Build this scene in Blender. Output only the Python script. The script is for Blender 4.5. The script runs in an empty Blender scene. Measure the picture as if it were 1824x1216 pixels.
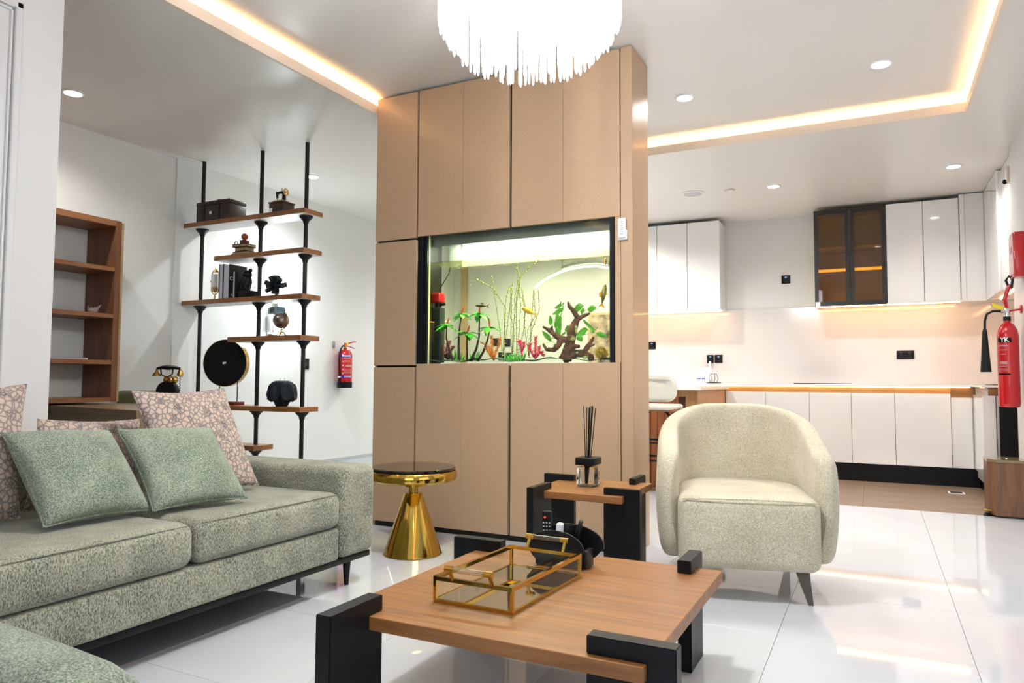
import bpy, bmesh, math, random
from mathutils import Vector, Matrix
from math import sin, cos, pi, radians as R
random.seed(7)
S = bpy.context.scene
COL = S.collection

# ---------------------------------------------------------------- camera, light, exposure
cam = bpy.data.cameras.new('camera'); cam.sensor_width = 36; cam.lens = 1280.8/1824*36; cam.clip_start = .02
camo = bpy.data.objects.new('camera', cam); COL.objects.link(camo); S.camera = camo
yaw, pit, rol = 0.46678, 0.054758, 0.0051847
fw = Vector((-sin(yaw)*cos(pit), cos(yaw)*cos(pit), sin(pit)))
rt = Vector((cos(yaw), sin(yaw), 0)); up = rt.cross(fw)
r2 = rt*cos(rol)+up*sin(rol); u2 = -rt*sin(rol)+up*cos(rol)
m = Matrix((r2, u2, -fw)).transposed().to_4x4(); m.translation = (0, 0, .93)
camo.matrix_world = m
S.view_settings.view_transform = 'Standard'; S.view_settings.look = 'None'
S.view_settings.gamma = 1; S.view_settings.use_curve_mapping = False
S.view_settings.exposure = 0.45
S.cycles.use_denoising = True
S.cycles.caustics_reflective = False; S.cycles.caustics_refractive = False
S.cycles.max_bounces = 8; S.cycles.diffuse_bounces = 4; S.cycles.glossy_bounces = 4
S.cycles.transmission_bounces = 6; S.cycles.transparent_max_bounces = 16
S.cycles.sample_clamp_indirect = 6
W = bpy.data.worlds.new('world'); S.world = W; W.use_nodes = True
W.node_tree.nodes['Background'].inputs[0].default_value = (.80, .88, 1, 1)
W.node_tree.nodes['Background'].inputs[1].default_value = .35

def area(name, loc, size, power, color=(1, 1, 1), rot=(0, 0, 0), sy=None, spread=180):
    l = bpy.data.lights.new(name, 'AREA'); l.energy = power; l.color = color; l.size = size
    if sy: l.shape = 'RECTANGLE'; l.size_y = sy
    l.spread = R(spread)
    o = bpy.data.objects.new(name, l); COL.objects.link(o); o.location = loc; o.rotation_euler = rot
    return o
def spot(name, loc, power, ang=110, color=(1, .95, .88), r=.04, blend=.6):
    l = bpy.data.lights.new(name, 'SPOT'); l.energy = power; l.color = color; l.spot_size = R(ang); l.spot_blend = blend
    l.shadow_soft_size = r
    o = bpy.data.objects.new(name, l); COL.objects.link(o); o.location = loc
    return o
def point(name, loc, power, color=(1, 1, 1), r=.05):
    l = bpy.data.lights.new(name, 'POINT'); l.energy = power; l.color = color; l.shadow_soft_size = r
    o = bpy.data.objects.new(name, l); COL.objects.link(o); o.location = loc
    return o
# cool fill lights added behind and right of the viewer, no windows there
area('fill_rear', (.4, -2.6, 1.6), 2.4, 26, (.86, .93, 1), (R(90), 0, 0), sy=2.0)
area('fill_side', (2.2, .6, 1.5), 2.6, 14, (.9, .95, 1), (R(90), 0, R(90)), sy=1.8)

ZL, ZH = 2.70, 2.80          # lower and raised ceiling
WARM = (1, .56, .22)

# ---------------------------------------------------------------- materials
MATS = {}
def mat(name, col, rough=.5, metal=0, coat=0, emis=None, es=0, noise=None, bump=0, bscale=200, trans=0, ior=1.45, spec=.5, sheen=0, alpha=1):
    if name in MATS: return MATS[name]
    m = bpy.data.materials.new(name); m.use_nodes = True; nt = m.node_tree; n = nt.nodes; b = n['Principled BSDF']
    b.inputs['Base Color'].default_value = (*col, 1); b.inputs['Roughness'].default_value = rough
    b.inputs['Metallic'].default_value = metal; b.inputs['Coat Weight'].default_value = coat; b.inputs['Coat Roughness'].default_value = .05
    b.inputs['Transmission Weight'].default_value = trans; b.inputs['IOR'].default_value = ior
    b.inputs['Specular IOR Level'].default_value = spec; b.inputs['Sheen Weight'].default_value = sheen
    b.inputs['Alpha'].default_value = alpha
    if emis: b.inputs['Emission Color'].default_value = (*emis, 1); b.inputs['Emission Strength'].default_value = es
    if noise or bump:
        tc = n.new('ShaderNodeTexCoord')
        t = n.new('ShaderNodeTexNoise'); t.inputs['Scale'].default_value = bscale; t.inputs['Detail'].default_value = 4
        nt.links.new(tc.outputs['Object'], t.inputs['Vector'])
        if noise:
            r = n.new('ShaderNodeValToRGB'); r.color_ramp.elements[0].position = .35; r.color_ramp.elements[1].position = .65
            r.color_ramp.elements[0].color = (*[c*(1-noise) for c in col], 1); r.color_ramp.elements[1].color = (*[min(1, c*(1+noise)) for c in col], 1)
            nt.links.new(t.outputs['Fac'], r.inputs['Fac']); nt.links.new(r.outputs['Color'], b.inputs['Base Color'])
        if bump:
            bp = n.new('ShaderNodeBump'); bp.inputs['Strength'].default_value = bump; bp.inputs['Distance'].default_value = .004
            nt.links.new(t.outputs['Fac'], bp.inputs['Height']); nt.links.new(bp.outputs['Normal'], b.inputs['Normal'])
    MATS[name] = m
    return m
def wood(name, c1, c2, axis='X', rough=.42, scale=1, coat=0):
    m = bpy.data.materials.new(name); m.use_nodes = True; nt = m.node_tree; n = nt.nodes; b = n['Principled BSDF']
    tc = n.new('ShaderNodeTexCoord'); mp = n.new('ShaderNodeMapping')
    nt.links.new(tc.outputs['Object'], mp.inputs['Vector'])
    s = {'X': (1.5, 22, 22), 'Y': (22, 1.5, 22), 'Z': (22, 22, 1.5)}[axis]
    mp.inputs['Scale'].default_value = [v*scale for v in s]
    t = n.new('ShaderNodeTexNoise'); t.inputs['Scale'].default_value = 1.6; t.inputs['Detail'].default_value = 8; t.inputs['Distortion'].default_value = .6; t.inputs['Roughness'].default_value = .65
    nt.links.new(mp.outputs['Vector'], t.inputs['Vector'])
    r = n.new('ShaderNodeValToRGB'); r.color_ramp.elements[0].position = .3; r.color_ramp.elements[1].position = .62
    r.color_ramp.elements[0].color = (*c1, 1); r.color_ramp.elements[1].color = (*c2, 1)
    nt.links.new(t.outputs['Fac'], r.inputs['Fac']); nt.links.new(r.outputs['Color'], b.inputs['Base Color'])
    bp = n.new('ShaderNodeBump'); bp.inputs['Strength'].default_value = .12; bp.inputs['Distance'].default_value = .002
    nt.links.new(t.outputs['Fac'], bp.inputs['Height']); nt.links.new(bp.outputs['Normal'], b.inputs['Normal'])
    b.inputs['Roughness'].default_value = rough; b.inputs['Coat Weight'].default_value = coat
    MATS[name] = m
    return m
def weave(name, c1, c2, scale=260, rough=.95, bump=.5, stretch=(1, 1, 1), mott=8, flecks=None):
    """woven cloth: fine fibre noise with a slower mottling"""
    m = bpy.data.materials.new(name); m.use_nodes = True; nt = m.node_tree; n = nt.nodes; b = n['Principled BSDF']
    tc = n.new('ShaderNodeTexCoord'); mp = n.new('ShaderNodeMapping'); mp.inputs['Scale'].default_value = stretch
    nt.links.new(tc.outputs['Object'], mp.inputs['Vector'])
    t = n.new('ShaderNodeTexNoise'); t.inputs['Scale'].default_value = scale; t.inputs['Detail'].default_value = 3; t.inputs['Roughness'].default_value = .7
    nt.links.new(mp.outputs['Vector'], t.inputs['Vector'])
    t2 = n.new('ShaderNodeTexNoise'); t2.inputs['Scale'].default_value = mott; t2.inputs['Detail'].default_value = 3
    nt.links.new(tc.outputs['Object'], t2.inputs['Vector'])
    mx = n.new('ShaderNodeMath'); mx.operation = 'MULTIPLY_ADD'; mx.inputs[1].default_value = .25
    nt.links.new(t2.outputs['Fac'], mx.inputs[0]); nt.links.new(t.outputs['Fac'], mx.inputs[2])
    r = n.new('ShaderNodeValToRGB'); r.color_ramp.elements[0].position = .5; r.color_ramp.elements[1].position = .76
    r.color_ramp.elements[0].color = (*c1, 1); r.color_ramp.elements[1].color = (*c2, 1)
    nt.links.new(mx.outputs[0], r.inputs['Fac']); nt.links.new(r.outputs['Color'], b.inputs['Base Color'])
    bp = n.new('ShaderNodeBump'); bp.inputs['Strength'].default_value = bump; bp.inputs['Distance'].default_value = .002
    nt.links.new(t.outputs['Fac'], bp.inputs['Height']); nt.links.new(bp.outputs['Normal'], b.inputs['Normal'])
    b.inputs['Roughness'].default_value = rough; b.inputs['Sheen Weight'].default_value = .25; b.inputs['Specular IOR Level'].default_value = .2
    MATS[name] = m
    return m
def floral(name):
    m = bpy.data.materials.new(name); m.use_nodes = True; nt = m.node_tree; n = nt.nodes; b = n['Principled BSDF']
    tc = n.new('ShaderNodeTexCoord')
    def vor(scale, feat):
        v = n.new('ShaderNodeTexVoronoi'); v.inputs['Scale'].default_value = scale; v.feature = feat
        nt.links.new(tc.outputs['Object'], v.inputs['Vector']); return v
    def ramp(src, p0, p1, c0, c1):
        r = n.new('ShaderNodeValToRGB'); r.color_ramp.elements[0].position = p0; r.color_ramp.elements[1].position = p1
        r.color_ramp.elements[0].color = (*c0, 1); r.color_ramp.elements[1].color = (*c1, 1); nt.links.new(src, r.inputs['Fac']); return r
    petals = ramp(vor(46, 'DISTANCE_TO_EDGE').outputs['Distance'], .0, .17, (.15, .13, .14), (.50, .39, .32))
    small = ramp(vor(95, 'DISTANCE_TO_EDGE').outputs['Distance'], .05, .2, (.12, .11, .12), (.40, .31, .26))
    mask = ramp(vor(15, 'F1').outputs['Distance'], .26, .34, (0, 0, 0), (1, 1, 1))
    mx = n.new('ShaderNodeMix'); mx.data_type = 'RGBA'
    nt.links.new(mask.outputs['Color'], mx.inputs[0]); nt.links.new(small.outputs['Color'], mx.inputs[6]); nt.links.new(petals.outputs['Color'], mx.inputs[7])
    nt.links.new(mx.outputs[2], b.inputs['Base Color']); b.inputs['Roughness'].default_value = .9; b.inputs['Sheen Weight'].default_value = .2
    b.inputs['Specular IOR Level'].default_value = .2
    MATS[name] = m
    return m
def glow(name, col, s):
    if name in MATS: return MATS[name]
    m = bpy.data.materials.new(name); m.use_nodes = True; nt = m.node_tree; nt.nodes.clear()
    e = nt.nodes.new('ShaderNodeEmission'); e.inputs[0].default_value = (*col, 1); e.inputs[1].default_value = s
    o = nt.nodes.new('ShaderNodeOutputMaterial'); nt.links.new(e.outputs[0], o.inputs[0]); MATS[name] = m
    return m
def pane(name, tint, gloss=.08, rough=.0):
    """thin clear pane: mostly straight-through with a Fresnel reflection"""
    m = bpy.data.materials.new(name); m.use_nodes = True; nt = m.node_tree; nt.nodes.clear(); n = nt.nodes
    t = n.new('ShaderNodeBsdfTransparent'); t.inputs[0].default_value = (*tint, 1)
    g = n.new('ShaderNodeBsdfGlossy'); g.inputs['Roughness'].default_value = rough
    lw = n.new('ShaderNodeFresnel'); lw.inputs[0].default_value = 1.45
    ml = n.new('ShaderNodeMath'); ml.operation = 'MULTIPLY'; ml.inputs[1].default_value = gloss/.04
    mx = n.new('ShaderNodeMixShader'); o = n.new('ShaderNodeOutputMaterial')
    ge = n.new('ShaderNodeNewGeometry'); iv = n.new('ShaderNodeMath'); iv.operation = 'SUBTRACT'; iv.inputs[0].default_value = 1; nt.links.new(ge.outputs['Backfacing'], iv.inputs[1])
    m2 = n.new('ShaderNodeMath'); m2.operation = 'MULTIPLY'; m2.use_clamp = True
    nt.links.new(lw.outputs[0], ml.inputs[0]); nt.links.new(ml.outputs[0], m2.inputs[0]); nt.links.new(iv.outputs[0], m2.inputs[1]); nt.links.new(m2.outputs[0], mx.inputs[0])
    nt.links.new(t.outputs[0], mx.inputs[1]); nt.links.new(g.outputs[0], mx.inputs[2]); nt.links.new(mx.outputs[0], o.inputs[0])
    MATS[name] = m
    return m

M_wall = mat('wall_paint', (.70, .69, .68), .45, bump=.03, bscale=300)
M_wallg = mat('wall_paint_study', (.76, .78, .76), .5, bump=.05, bscale=300)
M_ceil = mat('ceiling_paint', (.76, .735, .705), .30, spec=.35)
M_tile = mat('polished_porcelain', (.60, .625, .665), .035, spec=.8, noise=.02, bscale=3)
M_grout = mat('grout', (.42, .43, .44), .8)
M_ktile = wood('kitchen_tile_brown', (.17, .115, .075), (.27, .195, .135), 'X', rough=.35, scale=.9)
M_panel = mat('beige_laminate', (.47, .32, .20), .38, noise=.10, bscale=420, bump=.04, coat=.15)
M_black = mat('black_paint', (.004, .0045, .0055), .38, spec=.3)
M_blackwood = mat('black_stained_wood', (.0035, .004, .0055), .42, noise=.3, bscale=60, bump=.05, spec=.3)
M_iron = mat('black_iron', (.008, .008, .009), .45, metal=.3)
M_gold = mat('polished_brass', (.66, .42, .085), .10, metal=1)
M_brass = mat('aged_brass', (.55, .33, .09), .22, metal=1)
M_walnut = wood('walnut_veneer', (.165, .062, .017), (.31, .132, .040), 'X')
M_walnutE = wood('walnut_edge', (.13, .05, .02), (.26, .10, .04), 'X')
M_shelfwood = wood('shelf_oak', (.19, .072, .020), (.33, .135, .042), 'X')
M_bookwood = wood('bookcase_wood', (.12, .042, .015), (.21, .082, .032), 'Z')
M_deskwood = wood('desk_oak', (.20, .125, .06), (.30, .20, .11), 'X', rough=.3)
M_shelfunder = mat('shelf_underside', (.55, .54, .53), .4)
M_green = weave('sage_upholstery', (.065, .075, .055), (.40, .40, .31), 260, stretch=(1, 1, .45))
M_greenp = weave('sage_cushion_cloth', (.07, .10, .075), (.36, .41, .315), 260)
M_boucle = weave('cream_boucle', (.38, .34, .24), (.68, .63, .49), 230, bump=.6, mott=5)
M_floral = floral('floral_print')
M_white = mat('gloss_white_lacquer', (.82, .81, .79), .08, coat=.5)
M_whitem = mat('white_plastic', (.85, .85, .86), .35)
M_stone = mat('white_quartz', (.86, .85, .84), .12)
M_splash = mat('white_splashback', (.66, .65, .64), .14, coat=.4)
M_orangewood = wood('orange_wood_trim', (.40, .17, .045), (.58, .28, .09), 'X')
M_slatwood = wood('slat_wood', (.25, .075, .025), (.36, .12, .04), 'Z')
M_binwood = wood('bin_walnut', (.10, .045, .022), (.19, .09, .045), 'Z')
M_darkglass = mat('black_glass', (.012, .010, .009), .03, coat=.5)
M_smoke = pane('smoked_bronze_glass', (.74, .64, .45), .05, .02)
M_glass = pane('clear_glass', (.97, .99, .98), .05)
M_tank = pane('tank_glass', (.99, 1, .985), .04)
M_water = pane('tank_water', (.985, .995, .90), .0001)
M_mirror = mat('mirror', (.75, .74, .72), .02, metal=1)
M_crystal = mat('lit_crystal', (.95, .97, 1), .1, emis=(.95, .96, 1), es=4.5)
M_chrome = mat('chrome', (.7, .7, .72), .12, metal=1)
M_red = mat('red_enamel', (.46, .004, .008), .22, coat=.5)
M_blue = mat('blue_label', (.02, .03, .55), .4)
M_led = glow('warm_led', (1, .53, .19), 60)
M_ledk = glow('kitchen_led', (1, .47, .17), 34)
M_disc = glow('downlight_face', (.93, .97, 1), 18)
M_pages = mat('book_pages', (.50, .50, .58), .7)
M_bookblk = mat('black_book_cloth', (.012, .011, .012), .5)
M_leaf = mat('leaf_green', (.10, .40, .02), .35)
M_grey = mat('grey_metal', (.3, .31, .32), .35, metal=.6)
M_sand = mat('aqua_gravel', (.13, .24, .20), .9, noise=.55, bscale=260, bump=1)

# ---------------------------------------------------------------- mesh helpers
def BM(): return bmesh.new()
def box(bm, x0, x1, y0, y1, z0, z1, bev=0, seg=2, rot=None, piv=None):
    t = bmesh.new(); bmesh.ops.create_cube(t, size=1)
    bmesh.ops.scale(t, vec=(abs(x1-x0), abs(y1-y0), abs(z1-z0)), verts=t.verts)
    if bev: bmesh.ops.bevel(t, geom=t.edges[:], offset=bev, segments=seg, affect='EDGES', profile=.5)
    bmesh.ops.translate(t, vec=((x0+x1)/2, (y0+y1)/2, (z0+z1)/2), verts=t.verts)
    if rot is not None:
        c = piv or Vector(((x0+x1)/2, (y0+y1)/2, (z0+z1)/2))
        bmesh.ops.rotate(t, cent=c, matrix=rot, verts=t.verts)
    merge(bm, t); return bm
def merge(bm, t):
    me = bpy.data.meshes.new('tmp'); t.to_mesh(me); t.free(); bm.from_mesh(me); bpy.data.meshes.remove(me)
def rod(bm, p0, p1, r0, r1=None, seg=12):
    p0 = Vector(p0); p1 = Vector(p1); d = p1-p0; r1 = r0 if r1 is None else r1
    t = bmesh.new(); bmesh.ops.create_cone(t, cap_ends=True, segments=seg, radius1=r0, radius2=r1, depth=d.length)
    bmesh.ops.transform(t, matrix=Matrix.Translation((p0+p1)/2) @ d.to_track_quat('Z', 'Y').to_matrix().to_4x4(), verts=t.verts)
    merge(bm, t); return bm
def tube(bm, pts, r, seg=8, cap=True):
    """tube along a path; r is a number or one radius per point"""
    pts = [Vector(p) for p in pts]; n = len(pts); rr = r if isinstance(r, (list, tuple)) else [r]*n
    rings = []; prev = None
    for i, p in enumerate(pts):
        d = (pts[min(i+1, n-1)]-pts[max(i-1, 0)]).normalized()
        if prev is None: a = d.orthogonal().normalized()
        else: a = (prev-d*prev.dot(d)).normalized()
        prev = a; b = d.cross(a)
        rings.append([bm.verts.new(p+(a*cos(2*pi*k/seg)+b*sin(2*pi*k/seg))*rr[i]) for k in range(seg)])
    for i in range(n-1):
        for k in range(seg):
            bm.faces.new((rings[i][k], rings[i][(k+1) % seg], rings[i+1][(k+1) % seg], rings[i+1][k]))
    if cap:
        bm.faces.new(rings[0][::-1]); bm.faces.new(rings[-1])
    return bm
def lathe(bm, prof, c=(0, 0, 0), seg=32, rot=None, cap=True, loop=False):
    if loop: prof = list(prof)+[prof[0]]; cap = False
    rings = []; t = bmesh.new()
    for r, z in prof:
        if r < 1e-5: rings.append([t.verts.new((0, 0, z))])
        else: rings.append([t.verts.new((r*cos(2*pi*k/seg), r*sin(2*pi*k/seg), z)) for k in range(seg)])
    for a, b in zip(rings, rings[1:]):
        for k in range(seg):
            k2 = (k+1) % seg
            if len(a) == 1 and len(b) == 1: continue
            if len(a) == 1: t.faces.new((a[0], b[k2], b[k]))
            elif len(b) == 1: t.faces.new((a[k], a[k2], b[0]))
            else: t.faces.new((a[k], a[k2], b[k2], b[k]))
    if loop: bmesh.ops.remove_doubles(t, verts=t.verts, dist=1e-7)
    for rg, fl in (() if loop else ((rings[0], True), (rings[-1], False))):
        if cap and len(rg) > 1: t.faces.new(rg[::-1] if fl else rg)
    if rot is not None: bmesh.ops.rotate(t, cent=(0, 0, 0), matrix=rot, verts=t.verts)
    bmesh.ops.translate(t, vec=c, verts=t.verts)
    merge(bm, t); return bm
def ball(bm, c, r, seg=16, sc=(1, 1, 1)):
    t = bmesh.new(); bmesh.ops.create_uvsphere(t, u_segments=seg, v_segments=max(6, seg//2), radius=r)
    bmesh.ops.scale(t, vec=sc, verts=t.verts); bmesh.ops.translate(t, vec=c, verts=t.verts)
    merge(bm, t); return bm
def prism(bm, pts, depth_vec):
    """closed outline of 3D points extruded along depth_vec"""
    d = Vector(depth_vec); a = [bm.verts.new(Vector(p)) for p in pts]; b = [bm.verts.new(Vector(p)+d) for p in pts]
    n = len(pts)
    bm.faces.new(a); bm.faces.new(b[::-1])
    for i in range(n): bm.faces.new((a[i], b[i], b[(i+1) % n], a[(i+1) % n]))
    return bm
def leafshape(bm, p0, p1, w, side, curl=.15, thick=.0008):
    """one pointed leaf blade from p0 to p1"""
    p0 = Vector(p0); p1 = Vector(p1); d = p1-p0; s = Vector(side).normalized(); nrm = d.cross(s).normalized()
    prof = [(0, .08), (.2, .75), (.45, 1), (.7, .72), (1, .04)]
    top = []; 
    for f, k in prof:
        c = p0+d*f-nrm*curl*d.length*f*f
        top.append((c-s*w*k/2, c-nrm*(-w*.12*k), c+s*w*k/2))
    rows = [[bm.verts.new(v) for v in t] for t in top]; rows2 = [[bm.verts.new(v-nrm*thick) for v in t] for t in top]
    for R_, fl in ((rows, 1), (rows2, 0)):
        for i in range(len(R_)-1):
            for k in range(2):
                q = (R_[i][k], R_[i][k+1], R_[i+1][k+1], R_[i+1][k]); bm.faces.new(q if fl else q[::-1])
    return bm

# ---------------------------------------------------------------- object helpers
def link(name, bm, m, parent=None, smooth=True, sharp=35):
    bmesh.ops.recalc_face_normals(bm, faces=bm.faces[:])
    me = bpy.data.meshes.new(name); bm.to_mesh(me); bm.free()
    for k in (m if isinstance(m, (list, tuple)) else [m]): me.materials.append(k)
    if smooth:
        me.polygons.foreach_set('use_smooth', [True]*len(me.polygons)); me.set_sharp_from_angle(angle=R(sharp))
    o = bpy.data.objects.new(name, me); COL.objects.link(o)
    if parent is not None: o.parent = parent
    return o
def thing(name, label, cat, loc=(0, 0, 0), rz=0, group=None):
    o = bpy.data.objects.new(name, None); COL.objects.link(o); o.location = loc; o.rotation_euler = (0, 0, rz)
    o.empty_display_size = .05
    o['label'] = label; o['category'] = cat
    if group: o['group'] = group
    return o
def part(t, name, bm, m, local=False, label=None, smooth=True, sharp=35):
    """a part of thing t (or a sub-part of a part); geometry given in world coordinates unless local"""
    if not local:
        root = t if t.parent is None else t.parent
        if root.parent is not None: root = root.parent
        bmesh.ops.translate(bm, vec=-Vector(root.location), verts=bm.verts)
    o = link(name, bm, m, t, smooth, sharp)
    if label: o['label'] = label
    return o
def single(name, bm, m, label, cat, group=None, base=None, smooth=True):
    """a thing that is one mesh; origin moved to its base"""
    if base is None:
        xs = [v.co for v in bm.verts]
        base = Vector((sum(v.x for v in xs)/len(xs), sum(v.y for v in xs)/len(xs), min(v.z for v in xs)))
    bmesh.ops.translate(bm, vec=-Vector(base), verts=bm.verts)
    o = link(name, bm, m, None, smooth); o.location = base; o['label'] = label; o['category'] = cat
    if group: o['group'] = group
    return o
def struct(name, bm, m, parent=None, kind='structure', smooth=False):
    o = link(name, bm, m, parent, smooth)
    if parent is None: o['kind'] = kind
    return o
def dup(t, loc, label=None, rz=None, group=None):
    r = t.copy(); COL.objects.link(r); r.location = loc
    if rz is not None: r.rotation_euler = (0, 0, rz)
    if label: r['label'] = label
    if group: r['group'] = group
    for ch in list(t.children):
        c = ch.copy(); COL.objects.link(c); c.parent = r
        for g in ch.children:
            d = g.copy(); COL.objects.link(d); d.parent = c
    return r
def text_bm(body, size, extrude=.0004, bold=False):
    cu = bpy.data.curves.new('lettering', 'FONT'); cu.body = body; cu.size = size; cu.extrude = extrude
    cu.align_x = 'CENTER'; cu.align_y = 'CENTER'
    if bold: cu.offset = size*.025
    o = bpy.data.objects.new('lettering', cu); COL.objects.link(o)
    dg = bpy.context.evaluated_depsgraph_get(); me = bpy.data.meshes.new_from_object(o.evaluated_get(dg))
    bm = bmesh.new(); bm.from_mesh(me); bpy.data.objects.remove(o); bpy.data.curves.remove(cu); bpy.data.meshes.remove(me)
    return bm
def xform(bm, M4): bmesh.ops.transform(bm, matrix=M4, verts=bm.verts); return bm

# ================================================================ THE SETTING
bm = box(BM(), -5.2, 1.8, -3.2, 8.5, -.10, -.012); fl = struct('floor', bm, M_grout)
def tiles(x0, x1, y0, y1, px, py, ox, oy, m, name):
    """separate tiles over a recessed grout bed"""
    cache = {}
    i0 = math.floor((x0-ox)/px); j0 = math.floor((y0-oy)/py)
    i = i0
    while ox+i*px < x1:
        j = j0
        while oy+j*py < y1:
            a, b = max(x0, ox+i*px), min(x1, ox+(i+1)*px); c, d = max(y0, oy+j*py), min(y1, oy+(j+1)*py)
            if b-a > .01 and d-c > .01:
                key = (round(b-a, 3), round(d-c, 3))
                if key not in cache:
                    bm = box(BM(), .0007, key[0]-.0007, .0007, key[1]-.0007, -.012, 0, .0006, 1)
                    o = link(name, bm, m, fl, smooth=False); cache[key] = o.data
                else:
                    o = bpy.data.objects.new(name, cache[key]); COL.objects.link(o); o.parent = fl
                o.location = (a, c, 0)
            j += 1
        i += 1
tiles(-3.05, 1.34, .2, 6.08, .62, .62, -.34, .38, M_tile, 'tile')
tiles(-3.05, 1.34, -3.2, .2, 1.24, 1.24, -.34, .2, M_tile, 'tile')
tiles(-2.95, 1.34, 6.08, 8.14, 1.2, .3, -.1, 6.08, M_ktile, 'brown_tile')
struct('floor_study', box(BM(), -4.97, -3.22, -.2, 8.14, -.01, .11), mat('study_floor', (.30, .34, .36), .12))
struct('floor_study_landing', box(BM(), -3.22, -2.95, 2.9, 8.14, -.01, .11), MATS['study_floor'])

struct('wall_left', box(BM(), -3.2, -3.05, -3.2, 1.8, 0, 2.72), M_wall)
def moulding(y0, y1, z0, z1, nm):
    bm = BM()
    for (a, b, c, d) in ((y0, y1, z1-.03, z1), (y0, y1, z0, z0+.03), (y0, y0+.03, z0, z1), (y1-.03, y1, z0, z1)):
        box(bm, -3.055, -3.035, a, b, c, d, .006)
    for (a, b, c, d) in ((y0+.035, y1-.035, z1-.045, z1-.035), (y1-.045, y1-.035, z0+.035, z1-.035), (y0+.035, y0+.045, z0+.035, z1-.035), (y0+.035, y1-.035, z0+.035, z0+.045)):
        box(bm, -3.055, -3.042, a, b, c, d, .003)
    struct(nm, bm, M_wall)
moulding(.35, 1.635, .45, 2.44, 'trim_1'); moulding(.5, 1.485, .6, 2.29, 'trim_2')
struct('wall_study', box(BM(), -5.15, -4.97, -.2, 8.3, 0, 2.9), M_wallg)
struct('wall_study_pier', box(BM(), -4.975, -4.955, 3.86, 4.14, .11, 2.71), M_wallg)
struct('wall_study_near', box(BM(), -4.97, -3.2, -.25, -.2, 0, 2.72), M_wallg)
struct('wall_far', box(BM(), -5.15, 1.6, 8.14, 8.3, 0, 2.9), M_wall)
struct('wall_splashback', box(BM(), -2.6, 1.33, 8.125, 8.14, .915, 1.72, .002), M_splash)
struct('wall_kitchen_right', box(BM(), 1.34, 1.6, 6.42, 8.2, 0, 2.9), M_wall)
struct('wall_right', box(BM(), .935, 1.6, 3.2, 6.42, 0, 2.72), M_wall)
struct('baseboard_study', box(BM(), -4.97, -4.955, .1, 8.1, .11, .13), mat('pale_trim', (.5, .52, .52), .4))
struct('trim_3', box(BM(), -4.84, -4.76, 8.10, 8.145, .11, 2.5, .004), mat('tan_trim', (.55, .38, .22), .5))

# ceilings: a raised field over the seating, a lower margin round it, a lit slot between them
struct('ceiling', box(BM(), -3.14, .80, -3.2, 5.66, ZH, ZH+.1), M_ceil)
bm = BM()
box(bm, -5.1, -2.93, -3.2, 8.3, ZL, ZL+.015); box(bm, .57, 1.6, -3.2, 8.3, ZL, ZL+.015); box(bm, -2.93, .57, 5.43, 8.3, ZL, ZL+.015)
struct('ceiling_lower', bm, M_ceil)
bm = BM()
box(bm, -3.14, -3.12, -3.2, 5.66, ZL+.012, ZH); box(bm, .76, .78, -3.2, 5.66, ZL+.012, ZH); box(bm, -3.12, .76, 5.62, 5.64, ZL+.012, ZH)
struct('ceiling_pocket', bm, M_ceil)
bm = BM()
box(bm, -2.945, -2.926, -3.2, 5.426, ZL-.003, ZL+.058); box(bm, .566, .585, -3.2, 5.426, ZL-.003, ZL+.058); box(bm, -2.945, .585, 5.4262, 5.445, ZL-.003, ZL+.058)
for a_ in ((-3.0, -2.9451, -3.2, 5.5), (.5851, .64, -3.2, 5.5), (-2.9451, .585, 5.4451, 5.5)): box(bm, *a_, ZL+.014, ZL+.0395)
struct('ceiling_lip', bm, mat('cove_lip', (.80, .72, .62), .5))
for (x0, x1, y0, y1, lab) in ((-2.99, -2.975, -3, 5.5, 'warm light strip in the ceiling cove running from the left to the beige aquarium wall'),
                        (.615, .63, -3, 5.5, 'warm light strip in the right-hand ceiling cove above the red extinguisher side'),
                        (-2.93, .60, 5.475, 5.49, 'warm light strip in the ceiling cove across the kitchen side')):
    single('cove_light', box(BM(), x0, x1, y0, y1, ZL+.040, ZL+.047), M_led, lab, 'light', 'warm light strips in the ceiling cove')

# ---------------------------------------------------------------- beige partition wall with panels
ws = struct('wall_partition', BM(), M_panel)
dk = mat('joint_shadow_black', (.004, .004, .004), .6)
bm = BM()
box(bm, -2.895, -2.585, 3.795, 4.075, 0, 2.795); box(bm, -1.262, -1.185, 3.795, 4.075, 0, 2.795)
box(bm, -2.585, -1.262, 3.795, 4.075, 0, 1.02); box(bm, -2.585, -1.262, 3.795, 4.075, 1.86, 2.795)
struct('core', bm, dk, ws)
for (x0, x1, z0, z1) in ((-2.905, -2.588, .035, 1.014), (-2.905, -2.588, 1.026, 1.824), (-2.905, -2.588, 1.836, 2.785),
                         (-2.574, -2.2446, .035, 1.034), (-2.2434, -1.926, .035, 1.034), (-1.908, -1.5776, .035, 1.034), (-1.5764, -1.238, .035, 1.034),
                         (-2.574, -2.2446, 1.842, 2.785), (-2.2434, -1.926, 1.842, 2.785), (-1.908, -1.5776, 1.842, 2.785), (-1.5764, -1.238, 1.842, 2.785)):
    struct('panel', box(BM(), x0, x1, 3.77, 3.795, z0, z1, .0015, 1), M_panel, ws)
struct('panel', box(BM(), -1.234, -1.1675, 3.776, 3.796, .0, 2.795, .001, 1), M_panel, ws)
struct('panel', box(BM(), -1.187, -1.167, 3.796, 4.08, .0, 2.795, .001, 1), M_panel, ws)
struct('panel', box(BM(), -1.268, -1.236, 3.776, 3.796, 1.034, 1.842, .001, 1), M_panel, ws)
struct('panel', box(BM(), -2.915, -2.895, 3.796, 4.08, 0, 2.795, .001, 1), M_panel, ws)

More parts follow.
